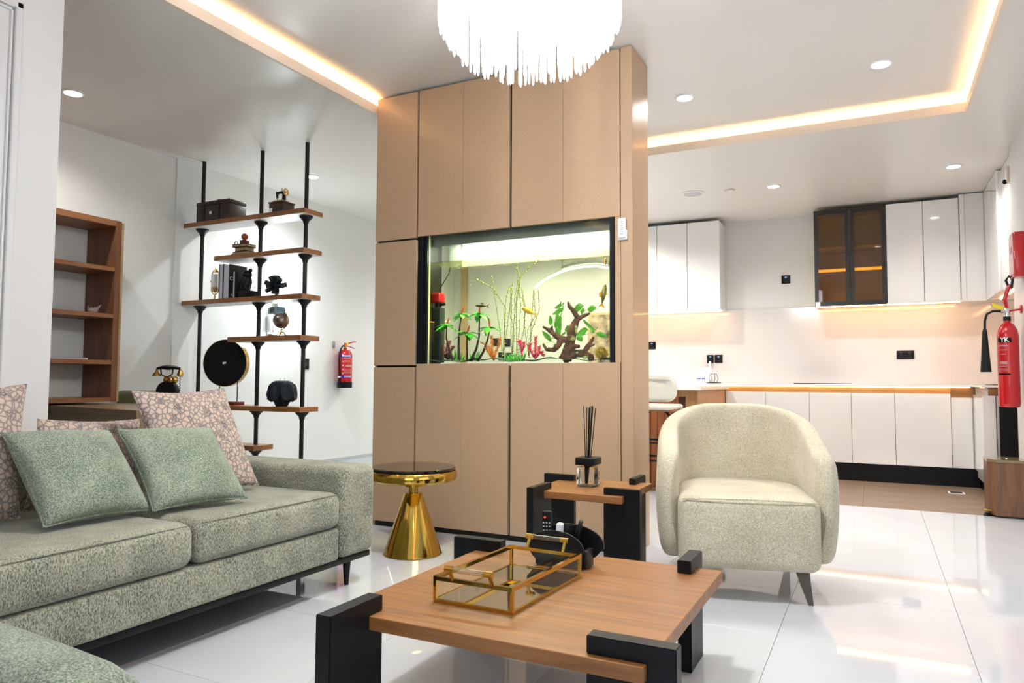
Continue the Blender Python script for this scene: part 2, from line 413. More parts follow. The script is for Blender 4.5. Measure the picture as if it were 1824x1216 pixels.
# ================================================================ KITCHEN
YB, YU, YW = 7.60, 7.80, 8.125
def cabinet_base(x0, x1, label, right=False):
    t = thing('base_cabinet', label, 'cabinet', ((x0+x1)/2, (YB+YW)/2, 0), group='white base cabinets under the worktop')
    part(t, 'carcass', box(BM(), x0+.001, x1-.001, YB+.02, YW-.005, .17, .895), M_white)
    part(t, 'door', box(BM(), x0+.002, x1-.002, YB, YB+.019, .17, .83, .0015, 1), M_white)
    part(t, 'grip_channel', box(BM(), x0, x1, YB+.012, YB+.0195, .835, .893), M_orangewood, label='orange-brown recessed grip channel')
    part(t, 'plinth', box(BM(), x0, x1, YB+.05, YB+.07, 0, .165), M_black, label='black recessed plinth')
for x0, x1, w in ((-1.37, -.98, 'white base cabinet joined to the wood-slatted peninsula'), (-.98, -.576, 'white base cabinet second from the peninsula, behind the cream armchair'),
               (-.576, -.204, 'white base cabinet under the black hob, seen just over the armchair'), (-.204, .164, 'white base cabinet directly right of the cream armchair back'),
               (.164, .611, 'widest white base cabinet under the double wall socket')):
    cabinet_base(x0, x1, w)
t = thing('corner_base_cabinet', 'narrow white corner base cabinet under the counter at the right end', 'cabinet', (.7, 7.85, 0))
part(t, 'carcass', box(BM(), .613, 1.30, YB+.03, YW-.005, .17, .895), M_white)
part(t, 'door', box(BM(), .613, .775, YB+.012, YB+.03, .17, .80, .0015, 1), M_white)
part(t, 'grip_channel', box(BM(), .613, .80, YB+.02, YB+.032, .80, .893), M_walnut)
part(t, 'plinth', box(BM(), .611, .82, YB+.05, YB+.07, 0, .165), M_black)
t = thing('return_base_cabinet', 'white base cabinet on the right wall, end panel facing the living area', 'cabinet', (1.05, 7.2, 0))
part(t, 'carcass', box(BM(), .80, 1.335, 6.97, 7.59, .1, .895), M_white)
part(t, 'door', box(BM(), .782, .80, 7.27, 7.60, .17, .83, .0015, 1), M_white)
part(t, 'door', box(BM(), .782, .80, 6.955, 7.265, .17, .83, .0015, 1), M_white)
part(t, 'end_panel', box(BM(), .782, .868, 6.945, 6.965, .0, .83, .0015, 1), M_white)
part(t, 'grip_channel', box(BM(), .82, .885, 6.95, 6.965, .832, .893), M_walnut)
part(t, 'plinth', box(BM(), .83, .85, 6.97, 7.65, 0, .165), M_black)
t = thing('black_appliance', 'tall black side panel of an under-counter appliance above the pedal bin', 'appliance', (1.05, 6.955, 0))
part(t, 'side_panel', box(BM(), .888, 1.335, 6.92, 6.943, .0, .885, .002, 1), M_black)
part(t, 'door', box(BM(), .87, .886, 6.92, 6.943, .17, .83), M_chrome, label='thin steel door edge')
bm = box(BM(), -2.5, 1.335, YB-.01, YW-.002, .897, .915, .002, 1); box(bm, .775, 1.335, 6.93, YB-.01, .897, .915, .002, 1)
single('worktop', bm, M_stone, 'thin white stone worktop running along the far wall and round the right corner', 'worktop')
t = thing('hob', 'flat black glass hob set on the white worktop behind the armchair', 'hob', (-.4, 7.85, .915))
part(t, 'glass_plate', box(BM(), *(-.72, -.20), 7.66, 8.02, .916, .924, .002, 1), M_darkglass)
part(t, 'rim', box(BM(), -.725, -.195, 7.655, 8.025, .9152, .9185), M_chrome)
t = thing('sink_drainer', 'thin black sink edge on the counter behind the right-hand extinguisher', 'sink', (1.0, 7.25, .915))
part(t, 'rim', box(BM(), .86, 1.25, 7.05, 7.45, .9155, .924, .003, 1), M_black); part(t, 'bowl', box(BM(), .90, 1.21, 7.1, 7.4, .9155, .9258, .002, 1), M_chrome)

def wall_cabinet(x0, x1, label, z0=1.70, z1=2.66):
    t = thing('wall_cabinet', label, 'cabinet', ((x0+x1)/2, (YU+YW)/2, z0), group='white wall cabinets')
    part(t, 'carcass', box(BM(), x0+.001, x1-.001, YU+.02, YW+.01, z0, z1-.004), M_white)
    part(t, 'door', box(BM(), x0+.003, x1-.003, YU, YU+.019, z0-.012, z1, .0015, 1), M_white)
for x0, x1, w in ((-2.5, -2.134, 'white wall cabinet hidden mostly behind the beige partition'), (-2.134, -1.798, 'white wall cabinet second from the free end beside the partition'), (-1.798, -1.451, 'white wall cabinet at the free end of the left run'),
               (.127, .439, 'white wall cabinet touching the smoked glass cabinet'), (.439, .733, 'white wall cabinet next to the right corner filler')):
    wall_cabinet(x0, x1, w)
t = thing('corner_wall_cabinet', 'narrow white corner wall cabinet where the two upper runs meet', 'cabinet', (.95, 7.95, 1.70))
part(t, 'carcass', box(BM(), .735, 1.33, YU+.02, YW+.01, 1.70, 2.685), M_white)
part(t, 'filler', box(BM(), .736, .775, YU-.01, YU+.02, 1.69, 2.69, .001, 1), M_white)
part(t, 'door', box(BM(), .777, .93, YU+.0, YU+.02, 1.688, 2.69, .001, 1), M_white)
for k, (y0, y1, w) in enumerate(((7.42, 7.79, 'white wall cabinet on the right wall nearest the corner'), (7.05, 7.42, 'white wall cabinet in the middle of the right-wall run'), (6.68, 7.05, 'white wall cabinet on the right wall next to the raised one'), (6.46, 6.68, 'narrow white wall cabinet on the right wall closest to the red frame'))):
    t = thing('side_wall_cabinet', w, 'cabinet', (1.1, (y0+y1)/2, 1.70), group='white wall cabinets on the right wall')
    xx = .93 if k < 2 else .965
    part(t, 'carcass', box(BM(), xx+.02, 1.335, y0+.001, y1-.001, 1.70, 2.69), M_white)
    part(t, 'door', box(BM(), xx, xx+.019, y0+.002, y1-.002, 1.688, 2.693, .0015, 1), M_white)
for x0, x1, w in ((-.521, -.197, 'black-framed smoked glass wall cabinet, left one with a white tag'), (-.192, .123, 'black-framed smoked glass wall cabinet touching the white doors')):
    t = thing('glass_cabinet', w, 'cabinet', ((x0+x1)/2, 7.95, 1.70), group='smoked glass wall cabinets')
    bm = BM(); box(bm, x0, x0+.016, YU+.022, YW+.01, 1.70, 2.66); box(bm, x1-.016, x1, YU+.022, YW+.01, 1.70, 2.66)
    box(bm, x0, x1, YU+.022, YW+.01, 1.70, 1.716); box(bm, x0, x1, YU+.022, YW+.01, 2.644, 2.66); box(bm, x0+.01, x1-.01, YW-.01, YW+.008, 1.71, 2.65)
    part(t, 'carcass', bm, mat('cabinet_inside', (.80, .66, .36), .5), smooth=False)
    for z in (2.06, 2.28):
        part(t, 'shelf', box(BM(), x0+.017, x1-.017, YU+.05, YW-.012, z-.008, z+.008), MATS['cabinet_inside'])
    bm = BM(); w_ = .038
    box(bm, x0+.002, x0+w_, YU, YU+.02, 1.69, 2.66); box(bm, x1-w_, x1-.002, YU, YU+.02, 1.69, 2.66)
    box(bm, x0+w_, x1-w_, YU, YU+.02, 1.69, 1.735); box(bm, x0+w_, x1-w_, YU, YU+.02, 2.615, 2.66)
    d = part(t, 'door_frame', bm, mat('door_black', (.012, .008, .005), .3), smooth=False)
    part(d, 'pane', box(BM(), x0+w_-.004, x1-w_+.004, YU+.008, YU+.012, 1.73, 2.62), M_smoke)
    part(t, 'shelf_light', box(BM(), x0+.01, x1-.01, YU+.024, YU+.030, 2.035, 2.063), glow('amber_led', (1, .45, .03), 1.6), label='glowing amber shelf edge')
    if x0 < -.4: part(t, 'tag', box(BM(), x0+.006, x0+.05, YU-.003, YU-.0005, 1.69, 1.735), M_whitem, label='small white tag')
# under-cabinet light strips
for (x0, x1, y0, y1, lab) in ((-2.5, -1.46, 7.9, 7.912, 'warm light strip beneath the white wall cabinets beside the partition'), (-.51, .73, 7.9, 7.912, 'warm light strip beneath the smoked glass cabinets'), (1.03, 1.042, 6.5, 7.78, 'warm light strip beneath the cabinets on the right wall')):
    single('undercabinet_light', box(BM(), x0, x1, y0, y1, 1.690, 1.698), M_ledk, lab, 'light', 'warm light strips beneath the wall cabinets')
single('worktop_light', box(BM(), -1.36, .76, YB-.003, YB+.008, .8895, .8955), glow('worktop_led', (1, .78, .35), 8), 'thin warm light strip under the front edge of the long worktop', 'light')

# sockets
def socket(c, w, h, label, wall='far', gangs=1, led=True, nm='socket'):
    x, y, z = c; t = thing(nm, label, 'socket', c, group='black wall sockets')
    s = 1 if wall == 'far' else 0
    if wall == 'far':
        part(t, 'plate', box(BM(), x-w/2, x+w/2, y-.009, y, z-h/2, z+h/2, .003), M_black)
        for g in range(gangs):
            gx = x+(g-(gangs-1)/2)*w/gangs
            part(t, 'rocker', box(BM(), gx-.012, gx+.012, y-.0115, y-.008, z+h*.12, z+h*.38, .001, 1), mat('charcoal_plastic', (.03, .03, .032), .4))
            bm = BM(); box(bm, gx-.003, gx+.003, y-.0098, y-.0088, z-.002, z+.008); box(bm, gx-.014, gx-.006, y-.0098, y-.0088, z-.022, z-.018); box(bm, gx+.006, gx+.014, y-.0098, y-.0088, z-.022, z-.018)
            part(t, 'pin_slot', bm, mat('slot', (.08, .08, .08), .6))
            if led: part(t, 'indicator', box(BM(), gx-.010, gx+.010, y-.0122, y-.0115, z+h*.22, z+h*.30), glow('blue_indicator', (.1, .3, 1), 2))
    else:
        part(t, 'plate', box(BM(), x, x+.009, y-w/2, y+w/2, z-h/2, z+h/2, .003), M_black)
        part(t, 'rocker', box(BM(), x+.008, x+.0115, y-.015, y+.015, z-.02, z+.02, .001, 1), mat('charcoal_plastic', (.03, .03, .032), .4))
    return t
socket((-.826, YW+.014, 2.027), .088, .09, 'black switch with blue light high on the white kitchen wall')
socket((-2.285, YW, 1.345), .09, .085, 'brown-black socket by the partition edge on the splashback')
socket((-1.625, YW, 1.185), .075, .09, 'black socket with a black plug in it above the counter')
socket((-1.535, YW, 1.185), .085, .09, 'empty black socket right of the plugged one above the counter')
socket((.278, YW, 1.208), .155, .085, 'wide double black socket on the splashback near the right corner', gangs=2, led=False)
socket((-4.969, 5.367, 1.085), .10, .105, 'black switch plate on the study wall behind the shelf pole', wall='left')
t = thing('plug', 'black plug with a short cable in the left counter socket', 'plug', (-1.63, YW-.03, 1.15))
part(t, 'body', box(BM(), -1.655, -1.60, YW-.05, YW-.012, 1.135, 1.185, .01), M_black)
part(t, 'cable', tube(BM(), [(-1.628, YW-.035, 1.14), (-1.628, YW-.035, 1.10), (-1.625, YW-.04, 1.06)], .005), M_black)
t = thing('paper_box', 'small white carton with blue lettering on the counter left of the wire stand', 'box', (-1.66, 7.9, .915))
part(t, 'carton', box(BM(), -1.745, -1.60, 7.88, 7.96, .9155, 1.085, .002, 1), M_whitem)
bm = BM()
for k, w in enumerate((.014, .018, .012, .018, .013)): box(bm, -1.722+k*.018, -1.722+k*.018+w*.8, 7.8785, 7.8805, .957, .975)
part(t, 'lettering', bm, M_blue, label='blurred blue lettering')
t = thing('bottle', 'clear slim bottle between the two left counter sockets', 'bottle', (-1.575, 7.85, .915))
part(t, 'body', lathe(BM(), [(.0, 0), (.025, 0), (.027, .02), (.027, .13), (.012, .17), (.010, .21)], (-1.575, 7.85, .9155), 20), M_whitem)
part(t, 'cap', lathe(BM(), [(.0, .21), (.012, .21), (.012, .235), (0, .235)], (-1.575, 7.85, .9155), 16), M_whitem)
t = thing('wire_stand', 'small dark wire stand with glasses on a flat dark tray by the carton', 'stand', (-1.52, 7.75, .915))
part(t, 'tray', lathe(BM(), [(0, 0), (.075, 0), (.085, .008), (.02, .014), (0, .014)], (-1.52, 7.75, .9155), 24), M_iron)
for k in range(4):
    a = k*pi/2+.4; bm = BM()
    tube(bm, [(-1.52+.03*cos(a+f*.2)+.02*sin(pi*f)*cos(a), 7.75+.03*sin(a), .925+.09*f) for f in (0, .25, .5, .75, 1)], .003, 6)
    ball(bm, (-1.52+.03*cos(a+.2), 7.75+.03*sin(a), 1.015), .006, 8)
    part(t, 'wire', bm, M_iron)

# peninsula with slatted wood side
PX0, PX1, PY0, PY1 = -2.5, -1.375, 6.30, 7.59
t = thing('peninsula', 'wood-slatted peninsula with a white top behind the bar stool', 'counter', ((PX0+PX1)/2, (PY0+PY1)/2, 0))
part(t, 'core', box(BM(), PX0+.01, PX1-.02, PY0+.025, PY1, 0, .85), mat('slat_backing', (.09, .03, .012), .6))
part(t, 'end_panel', box(BM(), PX1-.02, PX1, PY0+.02, PY1, 0, .855, .002, 1), M_orangewood, label='plain orange wood end panel')
part(t, 'corner_post', box(BM(), PX1-.10, PX1-.001, PY0, PY0+.024, 0, .855, .002, 1), wood('post_wood', (.27, .13, .035), (.38, .20, .07), 'Z'))
part(t, 'top_rail', box(BM(), PX0, PX1-.101, PY0+.002, PY0+.024, .80, .855), MATS['post_wood'])
x = PX1-.165
while x > PX0:
    part(t, 'slat', box(BM(), x-.058, x, PY0+.008, PY0+.026, .0, .80, .003, 1), M_slatwood); x -= .064
part(t, 'stone_top', box(BM(), PX0-.05, PX1+.045, PY0-.08, PY1-.012, .858, .897, .003, 1), M_stone, label='thick white stone top')
# bar stool
SX, SY = -1.60, 5.86
t = thing('bar_stool', 'cream bar stool with black legs behind the right edge of the partition', 'stool', (SX, SY, 0))
bm = BM(); box(bm, SX-.19, SX+.165, SY-.19, SY+.19, .70, .745, .022, 4); part(t, 'seat', bm, mat('cream_vinyl', (.72, .66, .58), .4))
part(t, 'seat_rim', box(BM(), SX-.19, SX+.165, SY-.18, SY+.18, .688, .701, .005), M_walnut)
bm = BM(); w_, h_, r_ = .195, .105, .07; o_l = []
for (cx_, cz_, a0) in ((w_-r_, h_-r_, 0), (-w_+r_, h_-r_, 90), (-w_+r_, -h_+r_, 180), (w_-r_, -h_+r_, 270)):
    for k in range(7):
        a = R(a0+k*15); o_l.append((SX-.02+cx_+r_*cos(a), SY-.20, .872+cz_+r_*sin(a)))
prism(bm, o_l, (0, .05, 0)); bmesh.ops.recalc_face_normals(bm, faces=bm.faces[:])
bmesh.ops.bevel(bm, geom=[e for e in bm.edges if e.calc_face_angle(0) > .8], offset=.018, segments=4, affect='EDGES')
for v in bm.verts: v.co.y += .10*((v.co.x-SX+.02)/.2)**2
part(t, 'backrest', bm, weave('cream_cloth', (.68, .66, .58), (.85, .83, .76), 220), sharp=60)
for sx in (-1, 1):
    for sy in (-1, 1):
        part(t, 'leg', tube(BM(), [(SX+sx*.10, SY+sy*.12, .685), (SX+sx*.13, SY+sy*.15, .66), (SX+sx*.15, SY+sy*.17, .60), (SX+sx*.19, SY+sy*.20, 0.0)], .012, 10), M_iron)
for z, r in ((.44, .168), (.30, .177)):
    bm = BM(); tube(bm, [(SX+sx*r, SY+sy*(r+.015), z) for sx, sy in ((-1, -1), (1, -1), (1, 1), (-1, 1), (-1, -1))], .009, 8); part(t, 'footrest', bm, M_iron)

# pedal bin
t = thing('pedal_bin', 'walnut pedal bin standing on the floor at the right wall', 'bin', (.81, 6.13, 0))
bm = BM(); prism(bm, [(.70, 6.24, .012), (.70, 6.10, .012), (.745, 6.03, .012), (.925, 6.03, .012), (.925, 6.30, .012), (.70, 6.30, .012)], (0, 0, .365)); part(t, 'body', bm, M_binwood, smooth=False)
bm = BM(); prism(bm, [(.698, 6.24, .379), (.698, 6.10, .379), (.744, 6.028, .379), (.927, 6.028, .379), (.927, 6.302, .379), (.698, 6.302, .379)], (0, 0, .02)); part(t, 'lid', bm, mat('bin_lid', (.20, .15, .08), .15, coat=.5), smooth=False)
bm = BM(); prism(bm, [(.705, 6.24, 0), (.705, 6.10, 0), (.75, 6.035, 0), (.92, 6.035, 0), (.92, 6.29, 0), (.705, 6.29, 0)], (0, 0, .0115)); part(t, 'foot_ring', bm, M_black, smooth=False)
part(t, 'pedal', box(BM(), .665, .715, 6.05, 6.12, .04, .05, .003), M_brass, label='brass-coloured pedal')
part(t, 'pedal_foot', lathe(BM(), [(0, 0), (.02, 0), (.022, .008), (.012, .02), (0, .02)], (.688, 6.085, 0.001), 16), M_black)
part(t, 'button', ball(BM(), (.82, 6.14, .4), .007, 8, (1, 1, .4)), M_whitem)
t = thing('floor_drain', 'small square steel drain in the brown kitchen floor', 'drain', (.6, 7.2, 0))
part(t, 'frame', box(BM(), .54, .66, 7.14, 7.26, .0005, .004, .001, 1), M_whitem)
for k in range(5): part(t, 'slot', box(BM(), .555, .645, 7.155+k*.02, 7.165+k*.02, .0042, .0052), M_iron)

# CO2 extinguisher, red frame above it
EX, EY = .845, 6.10
t = thing('fire_extinguisher', 'tall red extinguisher with a black horn hanging on the right wall', 'extinguisher', (EX, EY, .76))
part(t, 'cylinder', lathe(BM(), [(0, 0), (.058, 0), (.064, .01), (.066, .03), (.066, .50), (.060, .54), (.043, .575), (.022, .595), (.022, .615), (0, .615)], (EX, EY, .765), 36), M_red)
part(t, 'collar', lathe(BM(), [(0, 0), (.024, 0), (.024, .03), (0, .03)], (EX, EY, 1.372), 20), M_black)
bm = BM(); lathe(bm, [(0, 0), (.02, 0), (.02, .05), (.013, .06), (0, .06)], (EX, EY, 1.402), 16); rod(bm, (EX, EY, 1.435), (EX-.045, EY-.03, 1.44), .012); part(t, 'valve', bm, M_chrome)
bm = BM(); tube(bm, [(EX+.005, EY, 1.45), (EX-.012, EY-.005, 1.52), (EX+.012, EY, 1.60), (EX+.02, EY, 1.63)], [.012, .016, .014, .01], 8); part(t, 'lever', bm, M_red)
bm = BM(); tube(bm, [(EX+.02, EY, 1.60), (EX+.0, EY, 1.66), (EX+.02, EY, 1.69), (EX+.04, EY, 1.66), (EX+.03, EY, 1.60)], .009, 8); part(t, 'carry_grip', bm, M_black)
bm = BM(); rod(bm, (EX, EY, 1.44), (.934, EY, 1.452), .007); rod(bm, (.922, EY, 1.452), (.934, EY, 1.452), .03); part(t, 'wall_bracket', bm, M_red)
part(t, 'safety_tag', prism(BM(), [(EX-.02, EY-.02, 1.47), (EX-.09, EY-.035, 1.50), (EX-.085, EY-.035, 1.47), (EX-.03, EY-.02, 1.445)], (0, -.003, 0)), mat('yellow_tag', (.9, .75, .02), .5))
bm = BM(); tube(bm, [(EX-.045, EY-.03, 1.44), (EX-.09, EY-.045, 1.44), (EX-.125, EY-.055, 1.42), (EX-.14, EY-.06, 1.37), (EX-.142, EY-.06, 1.30)], .0085, 10); part(t, 'hose', bm, M_black)
part(t, 'horn', lathe(BM(), [(0, .30), (.012, .30), (.016, .28), (.02, .21), (.034, 0), (.026, 0), (0, .04)], (EX-.142, EY-.06, 1.01), 24), M_black)
def wrap(bm, c, r, ang):
    """bend flat lettering (x across, y up) on to an upright cylinder of radius r facing ang"""
    for v in bm.verts:
        x, y, z = v.co; a = ang+x/r
        v.co = Vector((c[0]+(r+z+.0008)*cos(a), c[1]+(r+z+.0008)*sin(a), c[2]+y))
    return bm
def band(c, r, ang, w, h, m_th=.0006):
    bm = bmesh.new(); n = 12
    for i in range(n+1):
        for j in (0, 1):
            a = ang+(i/n-.5)*w/r; bm.verts.new((c[0]+(r+m_th)*cos(a), c[1]+(r+m_th)*sin(a), c[2]+(j-.5)*h))
    bm.verts.ensure_lookup_table()
    for i in range(n): bm.faces.new((bm.verts[2*i], bm.verts[2*i+2], bm.verts[2*i+3], bm.verts[2*i+1]))
    bmesh.ops.solidify(bm, geom=bm.faces[:], thickness=-.0004)
    return bm
ac = math.atan2(-EY, -EX)
d = part(t, 'label_band', band((EX, EY, 1.235), .066, ac-.35, .09, .036), M_black)
part(d, 'lettering', wrap(text_bm('YK', .042, bold=True), (EX, EY, 1.235), .066, ac-.30), M_whitem)
for k, (z, w, h) in enumerate(((1.195, .06, .008), (1.165, .05, .005), (1.135, .03, .005), (1.075, .05, .02), (1.05, .07, .006), (1.03, .07, .005), (1.018, .07, .005))):
    part(t, 'print_line', band((EX, EY, z), .066, ac-.45, w, h), mat('pale_print', (.75, .5, .5), .5))
part(t, 'label_band', band((EX, EY, .995), .066, ac-.45, .08, .012), M_black)
t = thing('fire_call_point', 'red box with a pale front fixed above the tall red extinguisher', 'alarm', (.90, 5.98, 1.75))
part(t, 'case', box(BM(), .868, .934, 5.90, 6.06, 1.66, 1.97, .008), M_red)
part(t, 'front_cover', box(BM(), .862, .8675, 5.91, 6.05, 1.68, 1.95, .002, 1), mat('pale_red_cover', (.75, .42, .42), .2))
part(t, 'lettering', box(BM(), .8605, .8622, 5.93, 6.03, 1.83, 1.87), M_red)

# ================================================================ CEILING FIXTURES
def downlight(x, y, z, label, power, group='round recessed downlights', col=(1, .97, .93)):
    t = thing('downlight', label, 'light', (x, y, z), group=group)
    bm = lathe(BM(), [(.048, -.001), (.062, -.001), (.062, -.006), (.052, -.010), (.048, -.006)], (x, y, z), 28, loop=True)
    part(t, 'rim', bm, M_whitem)
    part(t, 'diffuser', lathe(BM(), [(0, -.003), (.0475, -.003), (.0475, -.0005), (0, -.0005)], (x, y, z), 28), M_disc)
    spot('downlight_or_fill_lamp', (x, y, z-.02), power, 150, col, .05, .8)
downlight(-4.40, 2.67, ZL, 'downlight over the desk beside the white wall edge', 35)
downlight(-4.34, 4.73, ZL, 'downlight behind the right pole of the display shelf', 66, col=(.93, .98, 1))
downlight(-1.08, 4.65, ZH, 'downlight in the raised ceiling just right of the beige partition', 66)
downlight(.07, 4.65, ZH, 'downlight in the raised ceiling toward the right cove', 66)
downlight(-.78, 6.78, ZL, 'downlight over the middle of the kitchen', 50)
downlight(.61, 6.78, ZL, 'downlight in the kitchen near the right wall cabinets', 38)
for x, y, p in ((-2.0, 6.9, 32), (-3.6, 7.3, 38), (-2.6, 7.4, 30), (-2.1, 4.8, 26), (-4.3, 7.2, 6), (-1.4, .6, 9), (-.1, .6, 8), (.1, 2.6, 8)):  # extra fill spots without fittings, added to brighten the rooms
    spot('downlight_or_fill_lamp', (x, y, (ZL if x < -3 or y > 5.5 else ZH)-.02), p*2.2, 150, (1, .97, .93), .05, .8)
t = thing('ceiling_speaker', 'round pale grey ceiling grille over the kitchen', 'vent', (-1.49, 6.72, ZL))
part(t, 'rim', lathe(BM(), [(.085, -.001), (.10, -.001), (.10, -.008), (.085, -.01)], (-1.49, 6.72, ZL), 32, loop=True), M_whitem)
part(t, 'grille', lathe(BM(), [(0, -.012), (.07, -.010), (.085, -.004), (.085, -.001), (0, -.001)], (-1.49, 6.72, ZL), 32), mat('grille_grey', (.5, .5, .5), .6))
t = thing('smoke_detector', 'small off-white detector on the ceiling right of the grille', 'detector', (-1.16, 6.75, ZL))
part(t, 'base', lathe(BM(), [(0, -.012), (.045, -.012), (.048, -.001), (0, -.001)], (-1.16, 6.75, ZL), 24), mat('cream_plastic', (.7, .62, .5), .5))
part(t, 'dome', lathe(BM(), [(0, -.03), (.018, -.028), (.03, -.0125), (0, -.0125)], (-1.16, 6.75, ZL), 24), M_whitem)
t = thing('wall_camera', 'small pale dome camera high on the right wall edge', 'camera', (.92, 6.47, 2.5))
part(t, 'bracket', box(BM(), .915, .95, 6.43, 6.50, 2.44, 2.56, .008), MATS['cream_plastic'])
part(t, 'lens', ball(BM(), (.908, 6.455, 2.45), .018, 12), M_black)

# chandelier: rings of hanging rods
CX, CY = -1.10, 2.31
t = thing('chandelier', 'round chandelier of glowing hanging crystal rods above the coffee table', 'chandelier', (CX, CY, ZH))
part(t, 'canopy', lathe(BM(), [(0, -.03), (.10, -.03), (.11, -.01), (.11, -.001), (0, -.001)], (CX, CY, ZH), 32), M_chrome)
part(t, 'stem', rod(BM(), (CX, CY, 2.47), (CX, CY, ZH-.03), .012), M_chrome)
rodm = None
for (r, n, zt, zb) in ((.328, 90, 2.49, 2.215), (.300, 80, 2.49, 2.165), (.262, 62, 2.49, 2.12), (.21, 40, 2.47, 2.09), (.12, 18, 2.47, 2.18)):
    bm = lathe(BM(), [(r-.008, 0), (r+.008, 0), (r+.008, .014), (r-.008, .014)], (CX, CY, zt-.002), 48, loop=True)
    bm.faces.ensure_lookup_table(); part(t, 'ring', bm, M_chrome)
    for k in range(n):
        a = 2*pi*(k+random.uniform(-.28, .28))/n+r*9; ln = zt-zb+random.uniform(-.014, .014)
        if rodm is None:
            b2 = lathe(BM(), [(0, -1), (.003, -.985), (.0046, -.96), (.0046, 0), (0, 0)], (0, 0, 0), 7)
            o = link('crystal_rod', b2, M_crystal, t); rodm = o.data
        else:
            o = bpy.data.objects.new('crystal_rod', rodm); COL.objects.link(o); o.parent = t
        o.location = (r*cos(a), r*sin(a), zt-ZH); o.scale = (1, 1, ln)
for k in range(5):
    a = 2*pi*k/5; part(t, 'bulb', ball(BM(), (CX+.15*cos(a), CY+.15*sin(a), 2.38), .022, 12), glow('bulb', (.95, .97, 1), 30))
point('chandelier_lamp', (CX, CY, 2.28), 75, (1, .97, .93), .07)

# ================================================================ DISPLAY SHELF
t = thing('display_shelf', 'open display shelf of staggered oak planks on three black floor-to-ceiling poles', 'shelf', (-4.3, 4.02, .11))
PY = 4.03
poles = (-3.75, -4.205, -4.85)
planks = ((-4.95, -3.672, 2.18, (0, 1, 2)), (-4.593, -3.675, 1.890, (0, 1)), (-4.95, -3.68, 1.555, (0, 1, 2)), (-4.424, -3.683, 1.254, (0, 1)), (-4.62, -3.68, .733, (0, 1)), (-4.62, -4.12, .437, (1,)))
for x0, x1, zt, ps in planks:
    bm = box(BM(), x0, x1, 3.93, 4.125, zt-.035, zt, .002, 1)
    part(t, 'plank', bm, M_shelfwood, smooth=False)
    part(t, 'underside', box(BM(), x0+.003, x1-.003, 3.933, 4.122, zt-.0365, zt-.0345), M_shelfunder, smooth=False, label='pale laminate underside')
    for p in ps:
        part(t, 'flange', lathe(BM(), [(.017, -.095), (.021, -.085), (.022, -.075), (.05, -.045), (.05, -.0368), (0, -.0368)], (poles[p], PY, zt), 20), M_iron)
for px_ in poles: part(t, 'pole', rod(BM(), (px_, PY, .112), (px_, PY, ZL-.001), .0155, seg=16), M_iron)
def T(k): return planks[k][2]+.0005
G = 'ornaments on the display shelf'
# trunk on the top plank
t = thing('trunk', 'small dark brown trunk with brass studs on the top plank', 'trunk', (-4.55, 4.02, T(0)), R(0))
z = T(0)
part(t, 'body', box(BM(), -4.825, -4.46, 3.945, 4.115, z, z+.125, .004), mat('brown_leather', (.03, .018, .014), .4, noise=.3, bscale=40))
part(t, 'lid', box(BM(), -4.828, -4.457, 3.942, 4.118, z+.1255, z+.16, .008), MATS['brown_leather'])
for x in (-4.74, -4.57): part(t, 'strap', box(BM(), x-.009, x+.009, 3.938, 4.121, z+.001, z+.162, .002), mat('dark_strap', (.012, .008, .006), .5))
bm = BM()
for x in (-4.815, -4.79, -4.47, -4.495):
    for q in (.012, .04, .09, .125, .15): ball(bm, (x, 3.9405, z+q), .0035, 6)
for k in range(9): ball(bm, (-4.81+k*.042, 3.9405, z+.15), .003, 6)
for k in range(6): ball(bm, (-4.4555, 3.955+k*.03, z+.15), .003, 6); ball(bm, (-4.4555, 3.955+k*.03, z+.01), .003, 6)
o = part(t, 'brass_studs', bm, M_brass); o['kind'] = 'stuff'
part(t, 'clasp', box(BM(), -4.67, -4.645, 3.936, 3.943, z+.05, z+.075, .003), M_whitem)
# sewing machine
mat('brown_box', (.05, .026, .018), .45, noise=.3, bscale=50)
t = thing('sewing_machine', 'miniature black and gold sewing machine on a wooden box, top plank', 'ornament', (-3.97, 4.02, T(0)))
part(t, 'box', box(BM(), -4.055, -3.915, 3.96, 4.08, z, z+.075, .003), MATS['brown_box'])
part(t, 'box_lid', box(BM(), -4.06, -3.91, 3.955, 4.085, z+.0752, z+.085, .002), MATS['brown_box'])
part(t, 'tag', box(BM(), -4.05, -4.02, 3.956, 3.9585, z+.005, z+.035), M_whitem)
part(t, 'bed', box(BM(), -4.045, -3.945, 3.98, 4.06, z+.0855, z+.102, .006), mat('gold_paint', (.55, .40, .06), .4))
bm = BM(); tube(bm, [(-3.965, 4.02, z+.10), (-3.963, 4.02, z+.14), (-3.97, 4.02, z+.165), (-4.0, 4.02, z+.168), (-4.03, 4.02, z+.163)], [.016, .013, .014, .011, .012], 10)
rod(bm, (-4.032, 4.02, z+.175), (-4.032, 4.02, z+.125), .012, .008); rod(bm, (-4.032, 4.02, z+.13), (-4.032, 4.02, z+.105), .003); part(t, 'arm', bm, M_black)
bm = BM(); tube(bm, [(-3.945, 4.02+.024*cos(a), z+.165+.024*sin(a)) for a in [k*pi/8 for k in range(17)]], .005, 6)
for k in range(3): rod(bm, (-3.945, 4.02, z+.165), (-3.945, 4.02+.024*cos(k*2.09), z+.165+.024*sin(k*2.09)), .003)
rod(bm, (-3.965, 4.02, z+.165), (-3.938, 4.02, z+.165), .008); part(t, 'handwheel', bm, mat('gold_paint2', (.7, .42, .05), .3, metal=.5))
part(t, 'spool_pin', rod(BM(), (-3.985, 4.02, z+.17), (-3.985, 4.02, z+.20), .004), M_grey)
